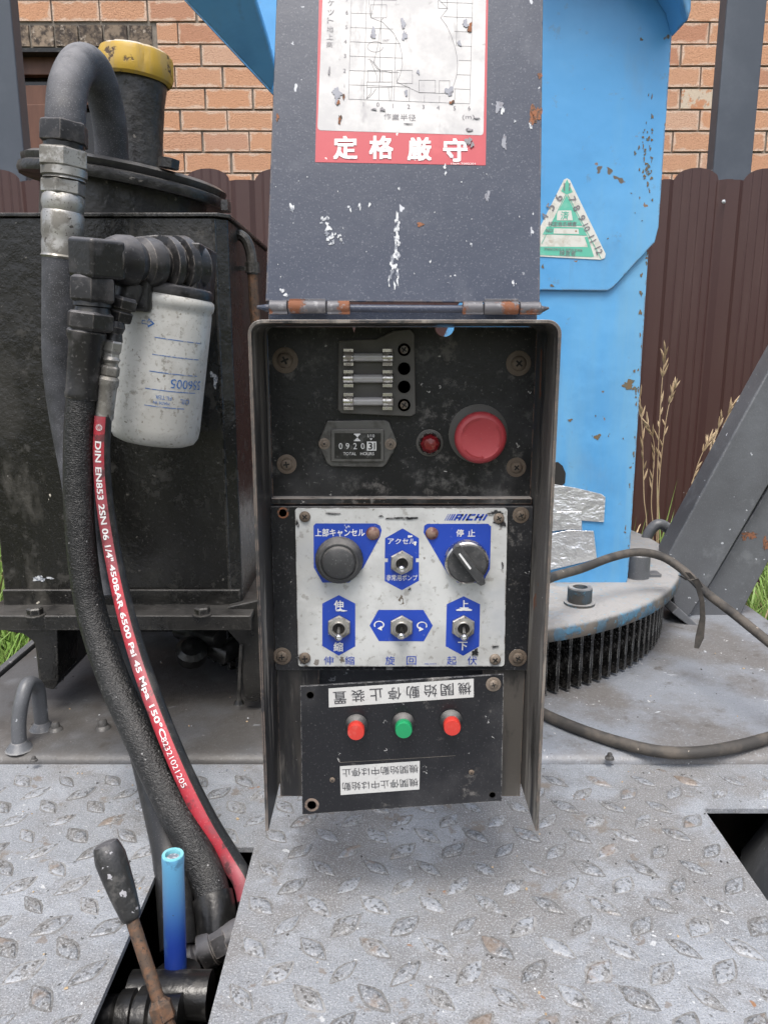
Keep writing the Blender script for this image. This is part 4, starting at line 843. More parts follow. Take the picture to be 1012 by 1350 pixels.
path = catmull([at(82, 341, YR), at(81, 400, YR + .003), at(80, 450, YR + .01), at(82, 500, YR + .02), at(90, 560, YR + .03), at(104, 640, YR + .02), at(112, 720, YR + .01), at(128, 790, YR - .01)], 10)
q = MB(); q.tube(path, [.0185, .0182, .0180, .0175, .0165, .0165], 28); part('lower_hose', q, M['hosegrey'], rh)

# spin-on oil filter with head
YF = .80
flt = thing('oil_filter', 'dusty white spin-on oil filter canister with blue lettering upside down', 'oil filter', at(204, 575, YF))
cT = at(221, 392, YF); cB = at(203, 584, YF); ax = (cB - cT).normalized(); L_ = (cB - cT).length; R_ = .0452
q = MB(); q.lathe([(R_ * .93, -.004), (R_ * 1.02, 0), (R_ * 1.035, .004), (R_ * 1.02, .008), (R_ * .985, .010), (R_ * .995, .014), (R_, .03), (R_, L_ * .87), (R_ * .975, L_ * .93), (R_ * .90, L_ * .97), (R_ * .75, L_ * .99), (R_ * .4, L_), (0, L_)], cT, ax, 56); part('canister', q, M['filter'], flt, angle=60)
bx_ = (V((0, -1, 0)) - ax * V((0, -1, 0)).dot(ax)).normalized(); sx_ = bx_.cross(ax).normalized()
if sx_.x < 0: sx_ = -sx_
def cyl(h, ang, d=.0003): return cT + ax * h + (bx_ * math.cos(ang) + sx_ * math.sin(ang)) * (R_ + d)
q = MB(); kk = mpp(cT)
def hcoord(y): return (y - 392) / (584 - 392) * L_
for (yy, x0, x1) in ((443, 5, 66), (464, 4, 66), (485, 2, 66), (507, -1, 66), (528, 0, 50)):
    a0, a1 = math.radians(x0), math.radians(x1)
    n = 12; vs = []
    for i in range(n + 1):
        a = a0 + (a1 - a0) * i / n; vs += [cyl(hcoord(yy) - .0003, a), cyl(hcoord(yy) + .0004, a)]
    q.add(vs, [(2 * i, 2 * i + 1, 2 * i + 3, 2 * i + 2) for i in range(n)])
def ctext(body, y, a_c, wpx, bold=0.0, flip=True):
    vs, fs = glyphs(body, bold); x0 = min(p[0] for p in vs); x1 = max(p[0] for p in vs); sc = wpx * kk / (x1 - x0); mx = (x0 + x1) / 2; my = sum((min(p[1] for p in vs), max(p[1] for p in vs))) / 2
    s_ = -1 if flip else 1
    q.add([cyl(hcoord(y) - s_ * (p[1] - my) * sc, math.radians(a_c) + s_ * (p[0] - mx) * sc / R_, .0004) for p in vs], fs)
ctext('556005', 497, 52, 48, 0); ctext('FILTER', 516, 22, 20, 0); ctext('OIL', 519, 50, 14, 0); ctext('MADE IN', 523, 20, 20, 0)
ah = [(-4, -2), (4, -2), (4, -5), (11, 0), (4, 5), (4, 2), (-4, 2)]
for (a, b), (c, d) in zip(ah, ah[1:] + ah[:1]):
    P4 = []
    for (x, y), o_ in (((a, b), 1), ((c, d), 1), ((c, d), .8), ((a, b), .8)): P4.append(cyl(hcoord(427) + y * kk * (1.15 if o_ == 1 else .75), math.radians(-8) + x * kk / R_ * (1.1 if o_ == 1 else .85), .0004))
    q.add(P4, [(0, 1, 2, 3)])
part('blue_lettering', q, M['blue_ink'], flt, smooth=False)
q = MB(); q.lathe([(R_ * .98, -.001), (R_ * 1.0, -.006), (R_ * .95, -.012), (R_ * .6, -.014)], cT, ax, 40)
ffh = FY(YF - .01); q.prism(ffh, pg(ffh, [(200, 318), (268, 322), (264, 392), (196, 388)]), -.065, .012); q.prism(ffh, pg(ffh, [(176, 312), (205, 309), (268, 322), (262, 330), (180, 324)]), -.05, .0)
part('filter_head', q, M['fitting'], flt, bevel=.002)

# elbow manifold: block, ribbed barrel, rings
mf = thing('elbow_fitting', 'chunky black elbow fitting bolted to the filter head above the hoses', 'pipe fitting', at(150, 340, .75))
a = at(128, 341, .715); b = at(236, 350, .79); d = (b - a).normalized(); L_ = (b - a).length; k = mpp(a)
q = MB(); rot = d.to_track_quat('X', 'Z').to_matrix(); q.box(a + V((0, 0, 0)), (.036, .036, .034), rot=rot @ Matrix.Rotation(.12, 3, 'X')); part('elbow_block', q, M['fitting'], mf, bevel=.004, seg=3)
q = MB(); q.lathe([(.015, .010), (.0195, .014), (.0225, .022), (.0232, .034), (.0195, .041), (.0178, .044), (.0225, .048), (.0240, .056), (.0225, .063), (.0185, .066), (.0182, .07), (.0265, .0715), (.0268, .079), (.022, .081), (.0218, .086), (.028, .0875), (.0285, .0965), (.0225, .099), (.0225, .115)], a, d, 28); part('ribbed_barrel', q, M['fitting'], mf, angle=25)
q = MB(); q.box(at(182, 385, .765), (.034, .035, .036), rot=Matrix.Rotation(.1, 3, 'Y')); part('lower_block', q, M['fitting'], mf, bevel=.004)

# big black suction hose
YH = .715
bh = thing('suction_hose', 'thick cracked black hydraulic hose running from the elbow down into the deck slot', 'hose', gr(285, 1170, ZT))
fit(bh, 'hex_nut', M['fitting'], 123, 364, 399, YH, [(25, 0), (30, .1), (31, .3), (31, .9), (27, 1)], 6, .25, angle=20)
fit(bh, 'thread', M['oilblack'], 122, 397, 414, YH, [(24, 0), (25, .4), (22, .5), (24, 1)])
fit(bh, 'hex_nut', M['fitting'], 120, 411, 436, YH, [(27, 0), (31, .12), (31, .85), (27, 1)], 6, .05, x1=119, angle=20)
fit(bh, 'crimp_sleeve', M['fitting'], 115, 434, 525, YH, [(22, 0), (25, .04), (25, .10), (21.5, .2), (21, .9), (22, .95), (21, 1)], x1=108)
path = catmull([at(108, 522, YH), at(104, 580, YH), at(104, 660, YH - .002), at(110, 740, YH - .006), at(122, 810, YH - .012), at(148, 890, YH - .035), at(184, 970, YH - .068), at(222, 1050, YH - .098), at(254, 1110, YH - .12), at(276, 1165, YH - .138), at(285, 1210, YH - .155), at(288, 1260, YH - .17)], 12)
q = MB(); q.tube(path, [.0134, .0134, .0137, .0140, .0143, .0148, .0150, .0150, .0150, .0145], 32); part('hose_body', q, M['hosewrap'], bh)
q = MB(); i_ = int(len(path) * .845); q.tube(path[i_:i_ + 16], .0172, 28); part('end_sleeve', q, M['oilblack'], bh)
# second smooth hose behind
h2 = thing('pressure_hose', 'smooth dark grey hose emerging behind the thick cracked hose above the slot', 'hose', gr(225, 1120, ZT))
q = MB(); q.tube(catmull([at(150, 850, .755), at(170, 920, .735), at(189, 985, .70), at(206, 1050, .655), at(222, 1115, .606), at(230, 1180, .57), at(236, 1250, .54)], 10), [.013, .014, .0145, .015, .015, .015], 28); part('hose_body', q, M['hosesmooth'], h2)

# slim hose with red stripe
sh = thing('striped_hose', 'slim black hydraulic hose with a printed red stripe curving down into the slot', 'hose', gr(318, 1140, ZT))
YS = .735
fit(sh, 'hex_nut', M['fitting'], 163, 391, 424, YS, [(18, 0), (21, .12), (21, .45), (15, .5), (15, .55), (19, .6), (18, .95), (14, 1)], 6, .2, x1=156, angle=20)
fit(sh, 'elbow_stub', M['fitting'], 176, 372, 400, YS + .012, [(14, 0), (16, .2), (16, .8), (12, 1)], 14, x1=166)
fit(sh, 'thread', M['fitting'], 153, 423, 450, YS - .005, [(11, 0), (13, .3), (10, .6), (12, 1)], x1=150)
fit(sh, 'hex_nut', M['zinc'], 150, 449, 471, YS - .008, [(11, 0), (13, .1), (13, .6), (11, .75), (12, 1)], 6, .2, x1=147, angle=20)
fit(sh, 'collar', M['zinc'], 147, 470, 484, YS - .010, [(10, 0), (12, .3), (9.5, .6), (10, 1)], x1=146)
fit(sh, 'hex_nut', M['zinc'], 146, 482, 497, YS - .012, [(11, 0), (13, .15), (13, .8), (10, 1)], 6, .5, x1=144, angle=20)
fit(sh, 'crimp_sleeve', M['zinc'], 144, 496, 553, YS - .014, [(11, 0), (13.5, .07), (13.5, .2), (12, .25), (12, .85), (12.5, .9), (11.5, 1)], x1=137)
YS -= .016
path = catmull([at(136, 548, YS), at(134, 600, YS), at(138, 660, YS), at(149, 730, YS - .004), at(164, 800, YS - .022), at(184, 870, YS - .044), at(209, 940, YS - .071), at(240, 1015, YS - .097), at(272, 1080, YS - .114), at(302, 1130, YS - .123), at(322, 1165, YS - .135), at(330, 1210, YS - .15)], 14)
rs_ = lambda u: .0080 + .0014 * min(1, max(0, (u - .1) * 1.4))
q = MB(); q.tube(path, [rs_(i / (len(path) - 1)) for i in range(len(path))], 24); hb_ = part('hose_body', q, M['hosesmooth'], sh)
FR = frames(path); LT = FR[-1][0]
q = MB(); n = 220; m_ = 7; vs = []
a0, a1 = math.radians(-68), math.radians(16)
s1 = LT * .97
for i in range(n + 1):
    s = s1 * i / n
    for j in range(m_ + 1): vs.append(wrap_pt(FR, s, a0 + (a1 - a0) * j / m_, lambda u: rs_(u) + .00018))
q.add(vs, [(i * (m_ + 1) + j, i * (m_ + 1) + j + 1, (i + 1) * (m_ + 1) + j + 1, (i + 1) * (m_ + 1) + j) for i in range(n) for j in range(m_)], 0)
def fine_glyphs(body):
    import bmesh
    vs, fs = glyphs(body, 0); b = bmesh.new(); vv = [b.verts.new(p) for p in vs]
    for f_ in fs:
        try: b.faces.new([vv[i] for i in f_])
        except ValueError: pass
    for _ in range(3):
        bmesh.ops.triangulate(b, faces=b.faces[:]); es = [e for e in b.edges if e.calc_length() > .14]
        if not es: break
        bmesh.ops.subdivide_edges(b, edges=es, cuts=1 + (_ == 0))
    bmesh.ops.triangulate(b, faces=b.faces[:]); b.verts.index_update()
    r_ = ([tuple(v.co) for v in b.verts], [tuple(v.index for v in f_.verts) for f_ in b.faces]); b.free(); return r_
def s_at_row(y):
    best = min(FR, key=lambda f_: abs(675 - FPX * ((f_[1] - CAM).y * SI + (f_[1] - CAM).z * CO) / ((f_[1] - CAM).y * CO - (f_[1] - CAM).z * SI) - y)); return best[0]
def htext(body, ya, yb, hgt, bold=.015):
    vs, fs = fine_glyphs(body); x0 = min(p[0] for p in vs); x1 = max(p[0] for p in vs); y0 = min(p[1] for p in vs); y1 = max(p[1] for p in vs)
    sa, sb = s_at_row(ya), s_at_row(yb); ac = math.radians(-22)
    for j, (ox, oy) in enumerate(((-1, -1), (1, 1), (1, -1), (-1, 1)) if bold else ((0, 0),)):
        ox *= .02; oy *= .02
        q.add([wrap_pt(FR, sa + (p[0] - x0 + ox) / (x1 - x0) * (sb - sa), ac + ((p[1] + oy - (y0 + y1) / 2) / (y1 - y0)) * hgt / .0085, lambda u: rs_(u) + .00050 + j * 1e-5) for p in vs], fs, 1)
htext('DIN EN853 2SN 06 1/4"', 580, 742, .0058); htext('450BAR 6500 Psi 45 Mpa 150°C', 746, 970, .0062); htext('82321021205', 974, 1036, .0046, .0)
for rr in (.0030, .0021, .0011):
    P_c = [(s_at_row(563) + rr * math.cos(a) * 1.0, math.radians(-22) + rr * math.sin(a) / .0085) for a in [2 * math.pi * i / 16 for i in range(17)]]
    for (s0, t0), (s2, t2) in zip(P_c, P_c[1:]):
        c_s, c_t = s_at_row(563), math.radians(-22); f_ = .86
        q.add([wrap_pt(FR, *z, lambda u: rs_(u) + .00050) for z in ((s0, t0), (s2, t2), (c_s + (s2 - c_s) * f_, c_t + (t2 - c_t) * f_), (c_s + (s0 - c_s) * f_, c_t + (t0 - c_t) * f_))], [(0, 1, 2, 3)], 1)
part('printed_stripe', q, [M['stripe'], M['white_print']], hb_, angle=80)

# ================================================================= VALVE LEVERS IN THE SLOT
vb = thing('valve_block', 'oily black valve body with ribbed spools sunk in the deck slot', 'valve', (-.155, .47, ZT - .12))
q = MB(); q.box((-.157, .46, ZT - .11), (.062, .10, .05)); part('body', q, M['oilblack'], vb, bevel=.003)
for X, Y, Z in ((-.192 + .018, .470, ZT - .035), (-.192 + .020, .435, ZT - .035)):
    q = MB(); q.lathe([(.010, -.035), (.016, -.034), (.016, -.02), (.013, -.018), (.019, -.016), (.019, -.006), (.0165, -.005), (.0165, -.003), (.020, -.002), (.020, .006), (.0165, .008), (.0165, .012), (.014, .014), (.014, .028), (0, .029)], (X, Y, Z), (1, 0, .08), 28); part('spool_cap', q, M['oilblack'], vb, angle=30)
q = MB(); q.lathe([(.021, -.02), (.021, 0), (.018, .003), (.018, .008), (.012, .010), (0, .010)], at(234, 1296, .505) , (0, .1, 1), 28); q.lathe([(.017, -.03), (.017, .03)], at(225, 1312, .49), (1, 0, 0), 24); part('lever_socket', q, M['oilblack'], vb)
q = MB(); a = at(246, 1268, .535); d = V((1, .25, .42)).normalized()
q.lathe([(.008, 0), (.012, .001), (.012, .008), (.009, .010), (.009, .013), (.014, .014), (.014, .024), (.0125, .025), (.0125, .05)], a, d, 20); q.lathe([(.014, .0255), (.0145, .027), (.0145, .036), (.0135, .0375)], a, d, 6); part('hose_union', q, M['fitting'], vb, angle=25)
lv = thing('control_lever', 'worn black tapered lever grip on a rusty rod in the deck slot', 'lever', at(213, 1332, .455))
a = at(212, 1328, .452); b = at(172, 1205, .475); c = at(139, 1112, .49)
q = MB(); q.tube([a, b], .0046, 14); part('rod', q, M['rustrod'], lv)
ax = (c - b).normalized(); L_ = (c - b).length
q = MB(); q.lathe([(.0055, -.004), (.0066, -.003), (.0072, 0), (.0090, L_ * .3), (.0102, L_ * .6), (.0106, L_ * .80), (.0094, L_ * .92), (.0082, L_ * .99), (.006, L_ * 1.01), (0, L_ * 1.01)], b, ax, 20, wob=lambda k, h: 1 + .05 * math.cos(4 * math.pi * 2 * k / 20 / 2)); part('grip', q, M['grip'], lv, angle=40)
q = MB(); q.lathe([(.0078, -.009), (.0085, -.008), (.0085, .002), (.007, .003), (.005, .006)], a, (b - a), 6); q.lathe([(.006, -.03), (.006, 0)], a, b - a, 12); part('lock_nut', q, M['rustrod'], lv, bevel=.0006, angle=20)
bl = thing('control_lever', 'blue plastic sleeved lever with pale open top standing in the deck slot', 'lever', at(232, 1290, .505))
a = at(232, 1283, .505); b = at(228, 1127, .505)
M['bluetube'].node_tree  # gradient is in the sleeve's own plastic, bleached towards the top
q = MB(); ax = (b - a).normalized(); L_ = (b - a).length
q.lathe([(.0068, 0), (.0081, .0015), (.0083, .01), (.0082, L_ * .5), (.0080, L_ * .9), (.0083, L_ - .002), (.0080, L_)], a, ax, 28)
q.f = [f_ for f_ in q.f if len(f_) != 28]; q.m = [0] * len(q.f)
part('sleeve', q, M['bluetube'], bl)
q = MB(); q.lathe([(.0080, L_), (.0078, L_ + .0006), (.0056, L_ + .0006), (.0053, L_ - .001), (.0053, L_ - .02)], a, ax, 28); q.f = [f_ for f_ in q.f if len(f_) != 28]; q.m = [0] * len(q.f); part('sleeve_rim', q, M['tube_rim'], bl)
q = MB(); q.lathe([(.0050, -.02), (.0050, L_ - .003), (.0046, L_ - .002), (0, L_ - .002)], a, ax, 20); part('rod', q, M['paintwhite'], bl)
# ================================================================= CONTROL BOX
YB = .50
cb = thing('control_box', 'open black steel control box with switch panel, hinged lid raised, at picture centre', 'control box', (.013, .56, CZ - .352))
xl, xr2 = -.0862, .1124; ztp = CZ + .0178; zbt = CZ - .3440; tk = .0022
def rounded(x0, x1, zt, zb, r, n=6):
    P = [(x0, zb)]
    P += [(x0 + r - r * math.cos(math.pi / 2 * i / n), zt - r + r * math.sin(math.pi / 2 * i / n)) for i in range(n + 1)]
    P += [(x1 - r + r * math.sin(math.pi / 2 * i / n), zt - r + r * math.cos(math.pi / 2 * i / n)) for i in range(n + 1)]
    return P + [(x1, zb)]
O_ = rounded(xl, xr2, ztp, zbt, .009); I_ = rounded(xl + tk, xr2 - tk, ztp - tk, zbt, .007)
def shell(y0, y1, dz=0, m=0):
    q = MB(); n = len(O_); vs = []
    r2 = random.Random(5)
    for Y in (y0, y1):
        vs += [V((x, Y, z - (.004 if (abs(x - .013) < .09 and z > ztp - .004 and False) else 0))) for x, z in O_] + [V((x, Y, z)) for x, z in I_]
    fs = []
    for i in range(n - 1):
        fs += [(i + 1, i, 2 * n + i, 2 * n + i + 1), (n + i, n + i + 1, 3 * n + i + 1, 3 * n + i), (i, i + 1, n + i + 1, n + i), (2 * n + i + 1, 2 * n + i, 3 * n + i, 3 * n + i + 1)]
    fs += [(0, n, 3 * n, 2 * n), (n - 1, 3 * n - 1, 4 * n - 1, 2 * n - 1)]
    return q.add(vs, fs)
q = shell(YB, .602)
part('housing', q, M['box_side'], cb, angle=50, bevel=.0004)
YP = .567; FP = FY(YP)
def px_poly(fr, pts): return [fr.pix(a, b) for a, b in pts]
xi0, xi1 = xl + tk + .0004, xr2 - tk - .0004
ztopP = ztp - tk - .0006
def notch():
    c = FP.pix(586, 431); k = mpp(FP.w(*c)); r = 12.5 * k; P = []
    zt = ztopP
    for i in range(13):
        a = math.pi * i / 12; P.append((c[0] + r * math.cos(a), zt - max(0, math.sin(a)) * r * .98))
    return P
zbP = FP.pix(500, 657)[1]
c2 = FP.pix(466, 431); k2 = mpp(FP.w(*c2))
poly = [(xi0, zbP), (xi1, zbP), (xi1, ztopP)] + notch() + [(c2[0] + 2.5 * k2, ztopP), (c2[0] + .5 * k2, ztopP - 7 * k2), (c2[0] - 1.5 * k2, ztopP), (xi0, ztopP)]
q = MB(); q.prism(FP, poly, -.0018, 0); part('back_panel', q, M['box'], cb)
# stepped ledge between panel and switch frame
q = MB(); zl0, zl1 = FP.pix(500, 662)[1], FP.pix(500, 654)[1]
q.box(((xi0 + xi1) / 2, YP - .0035, (zl0 + zl1) / 2), (xi1 - xi0 - .0006, .011, zl1 - zl0)); part('ledge', q, M['box'], cb, bevel=.0006)
YQ = .554; FQ = FY(YQ)
z1 = zl0 - .0005; z0 = FQ.pix(500, 884)[1]
q = MB(); q.prism(FQ, [(xi0, z0), (xi1, z0), (xi1, z1), (xi0, z1)], -.012, 0); part('switch_frame', q, M['panel'], cb, bevel=.0008)
FB = FY(.560)
for a, b in ((359, 422), (634, 694)):
    x0 = max(FB.pix(a, 960)[0], xi0); x1 = min(FB.pix(b, 960)[0], xi1)
    q = MB(); q.prism(FB, [(x0, FB.pix(500, 1050)[1]), (x1, FB.pix(500, 1050)[1]), (x1, z0 - .0004), (x0, z0 - .0004)], -.0025, 0); part('side_bracket', q, M['box_side'], cb, bevel=.0006)
q = MB(); q.prism(FY(.585), px_poly(FY(.585), [(415, 880), (640, 880), (640, 930), (415, 930)]), -.002, 0); part('rear_strap', q, M['steel'], cb)
# a bracket that carries the box: post to the deck
q = MB(); q.box((.013, .605, CZ - .12), (.12, .012, .16)); q.box((.013, .83, CZ - .12), (.05, .44, .05)); part('mounting_arm', q, M['box'], cb, bevel=.002)

# ---- screws (one mesh, many places)
def screw_mesh(washer=True):
    q = MB()
    if washer: q.lathe([(1.0, 0), (1.0, .08), (.92, .12), (.62, .12)], (0, 0, 0), (0, -1, 0), 24, 0)
    q.lathe([(.60, .10 if washer else 0), (.60, .22), (.52, .34), (.3, .42), (0, .44)], (0, 0, 0), (0, -1, 0), 20, 0)
    for a in (math.radians(20), math.radians(110)):
        R = Matrix.Rotation(a, 3, 'Y'); q.box((0, -.43, 0), (.62, .06, .14), 1, rot=R)
    return mesh_of('screw', q, [M['screw'], M['slot']], angle=40)
SW, SN = screw_mesh(), screw_mesh(False)
def screw(px, py, fr, r, parent=cb, me=None, d=0):
    p = fr.w(*fr.pix(px, py), d); k = mpp(p) * r
    return inst('screw', me or SW, parent, p, (0, rnd.uniform(0, 1.5), 0), (k, k * .8, k))
for a, b, r_ in ((376, 475, 17), (683, 479, 16.5), (378, 612, 13), (680, 616, 13)): screw(a, b, FP, r_)
for a, b, r_ in ((686, 679, 11), (372, 865, 12), (682, 867, 12)): screw(a, b, FQ, r_)
p = FQ.pix(373, 676); k = mpp(FQ.w(*p)); q = MB(); q.lathe([(7.5 * k, 0), (7.5 * k, .0003), (5 * k, .0003)], FQ.w(*p), (0, -1, 0), 20, 0, cap=False); q.lathe([(5 * k, .0004), (0, .0004)], FQ.w(*p, .0001), (0, -1, 0), 16, 1); part('screw_hole', q, [M['rustpatch'], M['slot']], cb)

# ---- fuse block
fbk = MB(); Dk = .008
fbk.prism(FP, px_poly(FP.up(Dk), [(446, 449), (496, 447), (519, 436), (541, 434), (546, 440), (548, 545), (542, 549), (450, 545), (445, 540)]), .0002, Dk)
FK = FP.up(Dk)
fo = part('fuse_block', fbk, M['fuse_black'], cb, bevel=.0008)
for yy in (461, 486, 510, 534):
    p = FK.pix(532.5, yy); k = mpp(FK.w(*p)); q = MB(); q.lathe([(9.6 * k, 0), (9.6 * k, .0006), (8.4 * k, .0006)], FK.w(*p), (0, -1, 0), 20, 0, cap=False); q.lathe([(8.4 * k, .0001), (0, .0001)], FK.w(*p, .0001), (0, -1, 0), 20, 1)
    if yy in (461, 534):
        q.lathe([(5.5 * k, .0001), (5 * k, .0005), (0, .0007)], FK.w(*p, .0001), (0, -1, 0), 14, 2)
        q.box(FK.w(*p, .0009), (8 * k, .0002, 1.6 * k), 1, rot=Matrix.Rotation(.6, 3, 'Y')); q.box(FK.w(*p, .0009), (8 * k, .0002, 1.6 * k), 1, rot=Matrix.Rotation(2.17, 3, 'Y'))
    part('terminal_hole', q, [M['fuse_black'], M['slot'], M['screw']], fo)
YFU = Dk + .0045; FF = FP.up(YFU)
for yy in (471, 499, 529):
    k = mpp(FF.w(*FF.pix(485, yy))); xa, xb = FF.pix(452, yy)[0], FF.pix(518, yy)[0]; zc_ = FF.pix(485, yy)[1]; A = FF.w(xa, zc_); Ln = xb - xa; c_ = 14 * k
    q = MB(); R = 7.6 * k
    for s in (0, Ln - c_): q.lathe([(R * .8, s), (R, s + .0004), (R, s + c_ - .0004), (R * .9, s + c_)], A, (1, 0, 0), 20, 0)
    q.lathe([(R * .72, c_ * .9), (R * .72, Ln - c_ * .9)], A, (1, 0, 0), 20, 1)
    if yy == 499: q.lathe([(.05 * R, c_), (R * .66, c_ + .0005), (R * .6, Ln * .3), (R * .45, Ln * .34), (R * .45, Ln * .66), (R * .6, Ln * .7), (R * .66, Ln - c_ - .0005), (.05 * R, Ln - c_)], A, (1, 0, 0), 16, 2)
    else: q.lathe([(R * .13, c_), (R * .13, Ln - c_)], A, (1, 0, 0), 6, 2); q.lathe([(R * .5, c_), (R * .5, Ln - c_)], A, (1, 0, 0), 12, 3)
    part('fuse', q, [M['chrome'], M['glass'], M['paintwhite'], M['zinc']], fo)
    for s in (xa + 1 * k, xb - 14 * k):
        q = MB()
        for dz in (-1, 1):
            q.box((s + 6.5 * k, FF.O.y + .0010, zc_ + dz * 8.6 * k), (13 * k, .0075, 1.3 * k)); q.box((s + 6.5 * k, FF.O.y - .0030, zc_ + dz * 8.9 * k), (13 * k, .0008, 4.4 * k))
        q.box((s + 3 * k, FF.O.y - .0005 , zc_), (1.0 * k, .002, 15 * k))
        part('fuse_clip', q, M['chrome'], fo, bevel=.0002)

# ---- hour meter
M['meter'] = mat('dusty_meter_bezel', (.10, .098, .092), .5, .3, layers=[dict(s=80, d=8, lo=.48, hi=.62, c=(.05, .047, .042), a=.8), dict(k='up', s=60, c=(.3, .29, .27), a=.7)], bump=[(300, .0001)])
DH = .006; FH = FP.up(DH)
q = MB(); hp = [(431, 555), (507, 554), (513, 557), (523, 582), (522, 588), (509, 612), (504, 616), (437, 615), (431, 611), (420, 588), (419, 583)]
q.prism(FP, px_poly(FP.up(.0035), hp), .0002, .0035); hm = part('hour_meter', q, M['meter'], cb, bevel=.0008)
q = MB(); fr_ = px_poly(FH, [(436, 566), (506, 566), (506, 609), (436, 609)]); q.prism(FP, fr_, .0037, DH); part('bezel', q, M['meter'], hm, bevel=.0008)
q = MB(); q.flat(FH, px_poly(FH, [(441, 571), (502, 571), (502, 605), (441, 605)]), .0003, 0)
def T2(s, x, y, wpx=None, hpx=None, m=1, fr=FH, d=.0006, bold=0.0, rot=0.0, mb=None, shear=0.0):
    c = fr.pix(x, y); k = mpp(fr.w(*c)); (mb if mb is not None else q).text(fr, s, c, width=wpx * k if wpx else None, height=hpx * k if hpx else None, rot=rot, d=d, m=m, bold=bold, shear=shear)
for s, x in (('0', 449), ('9', 458), ('2', 468), ('0', 478)): T2(s, x, 588, 4.6, 8)
q.flat(FH, px_poly(FH, [(483.5, 582), (496, 582), (496, 594), (483.5, 594)]), .0005, 1); T2('3', 488, 588, 5, 9, m=0, d=.0007, bold=.02); T2('1', 493.5, 588, 1.6, 9, m=0, d=.0007)
T2('TOTAL', 461, 598, 17, 4); T2('HOURS', 484, 598, 18, 4)
for pl in ([(466.5, 571.5), (475, 571.5), (475, 573), (466.5, 573)], [(466.5, 580), (475, 580), (475, 581.5), (466.5, 581.5)], [(467.5, 573), (474, 573), (471.2, 576.5)], [(467.5, 580), (474, 580), (471.2, 576.5)]): q.flat(FH, px_poly(FH, pl), .0006, 1)
T2('1/10', 489, 574.5, 9, 4); T2('▼', 489, 579, 4, 2.5)
part('display', q, [M['lens'], M['white_print']], hm, smooth=False)
for a, b in ((427.5, 585), (514.5, 585.5)): screw(a, b, FP.up(.0035), 7.5, hm)

# ---- pilot lamp
p = FP.pix(566, 584); O = FP.w(*p); k = mpp(O)
q = MB(); q.lathe([(18 * k, 0), (17.5 * k, .0008), (15.5 * k, .0010)], O, (0, -1, 0), 28, 0); q.lathe([(14.5 * k, .0005), (14.5 * k, .004), (13.2 * k, .0052), (12.4 * k, .0048)], O, (0, -1, 0), 28, 1, cap=False)
pl_ = part('pilot_lamp', q, [M['fuse_black'], M['chrome']], cb)
q = MB(); q.lathe([(12.6 * k, .004), (12.3 * k, .0062), (8.0 * k, .0088), (0, .0094)], O, (0, -1, 0), 8); part('lens', q, M['lampred'], pl_, angle=10)

# ---- emergency stop
p = FP.pix(630, 572); O = FP.w(*p); k = mpp(O)
q = MB(); q.lathe([(39 * k, 0), (39 * k, .0007), (37 * k, .0011), (22 * k, .0012), (20 * k, .012), (20 * k, .014)], O, (0, -1, 0), 40); es = part('emergency_stop', q, M['fuse_black'], cb)
FE = FP.up(.0215); p = FE.pix(634, 578); O = FE.w(*p, -.0215); k = mpp(FE.w(*p))
q = MB(); q.lathe([(20 * k, .011), (31 * k, .0115), (33.5 * k, .0135), (34.5 * k, .016), (34.5 * k, .0175), (33 * k, .0198), (29.5 * k, .0211), (27 * k, .0215), (25.5 * k, .0211), (0, .0213)], O, (0, -1, 0), 56, 0)
for s0 in (95, 215, 335):      # three embossed arc arrows, relief shade painted as flat darker red
    ra, rb = 24.5 * k, 26.3 * k
    pts = [(p[0] + rr * math.cos(math.radians(a)), p[1] + rr * math.sin(math.radians(a))) for rr, rng in ((ra, range(s0, s0 + 61, 6)), (rb, range(s0 + 60, s0 - 1, -6))) for a in rng]
    q.flat(FE, pts, .0002, 1)
    am = math.radians(s0 + 66); rm = (ra + rb) / 2; tip = (p[0] + rm * math.cos(am), p[1] + rm * math.sin(am)); a2 = math.radians(s0 + 57)
    q.flat(FE, [tip, (p[0] + (rm + 2.6 * k) * math.cos(a2), p[1] + (rm + 2.6 * k) * math.sin(a2)), (p[0] + (rm - 2.6 * k) * math.cos(a2), p[1] + (rm - 2.6 * k) * math.sin(a2))], .00022, 1)
part('mushroom_head', q, [M['red'], M['red_dark']], es, angle=40)

# ---- switch label plate
YL = YQ - .0018; FLB = FY(YL)
def rpoly(fr, x0, y0, x1, y1, r=3, x0b=None, x1b=None):
    x0b = x0 if x0b is None else x0b; x1b = x1 if x1b is None else x1b; P = []
    for cx_, cy_, a0_ in ((x0 + r, y0 + r, 180), (x1 - r, y0 + r, 270), (x1b - r, y1 - r, 0), (x0b + r, y1 - r, 90)):
        for i in range(4): a = math.radians(a0_ + i * 30); P.append(fr.pix(cx_ + r * math.cos(a), cy_ + r * math.sin(a)))
    return P
q = MB(); q.prism(FLB, rpoly(FLB, 389, 670, 668.5, 878.5, 4, 393, 664.5), -.0015, 0, 0)
W0, B0, BK = 2, 1, 3
def blue(pts): q.flat(FLB, px_poly(FLB, pts), .00012, B0)
blue([(413.3, 693), (416, 690), (495, 690), (501, 693), (503, 699), (501, 707), (479, 748), (460, 768), (425, 768), (413.6, 748)])
blue([(559, 693), (563, 690.5), (643, 690.5), (647, 694), (645.5, 750), (636, 768), (603, 768), (590, 757), (558, 702)])
blue([(530.5, 696.5), (552, 709.5), (552, 736), (548, 736), (548, 741), (552, 741), (552, 765.5), (529.5, 778), (507, 766), (507, 741), (511, 741), (511, 736), (507, 736), (507.5, 709.5)])
blue([(446.5, 784.5), (468.2, 795.6), (468.2, 852), (446.5, 864.3), (424.8, 851.5), (424.8, 795.6)])
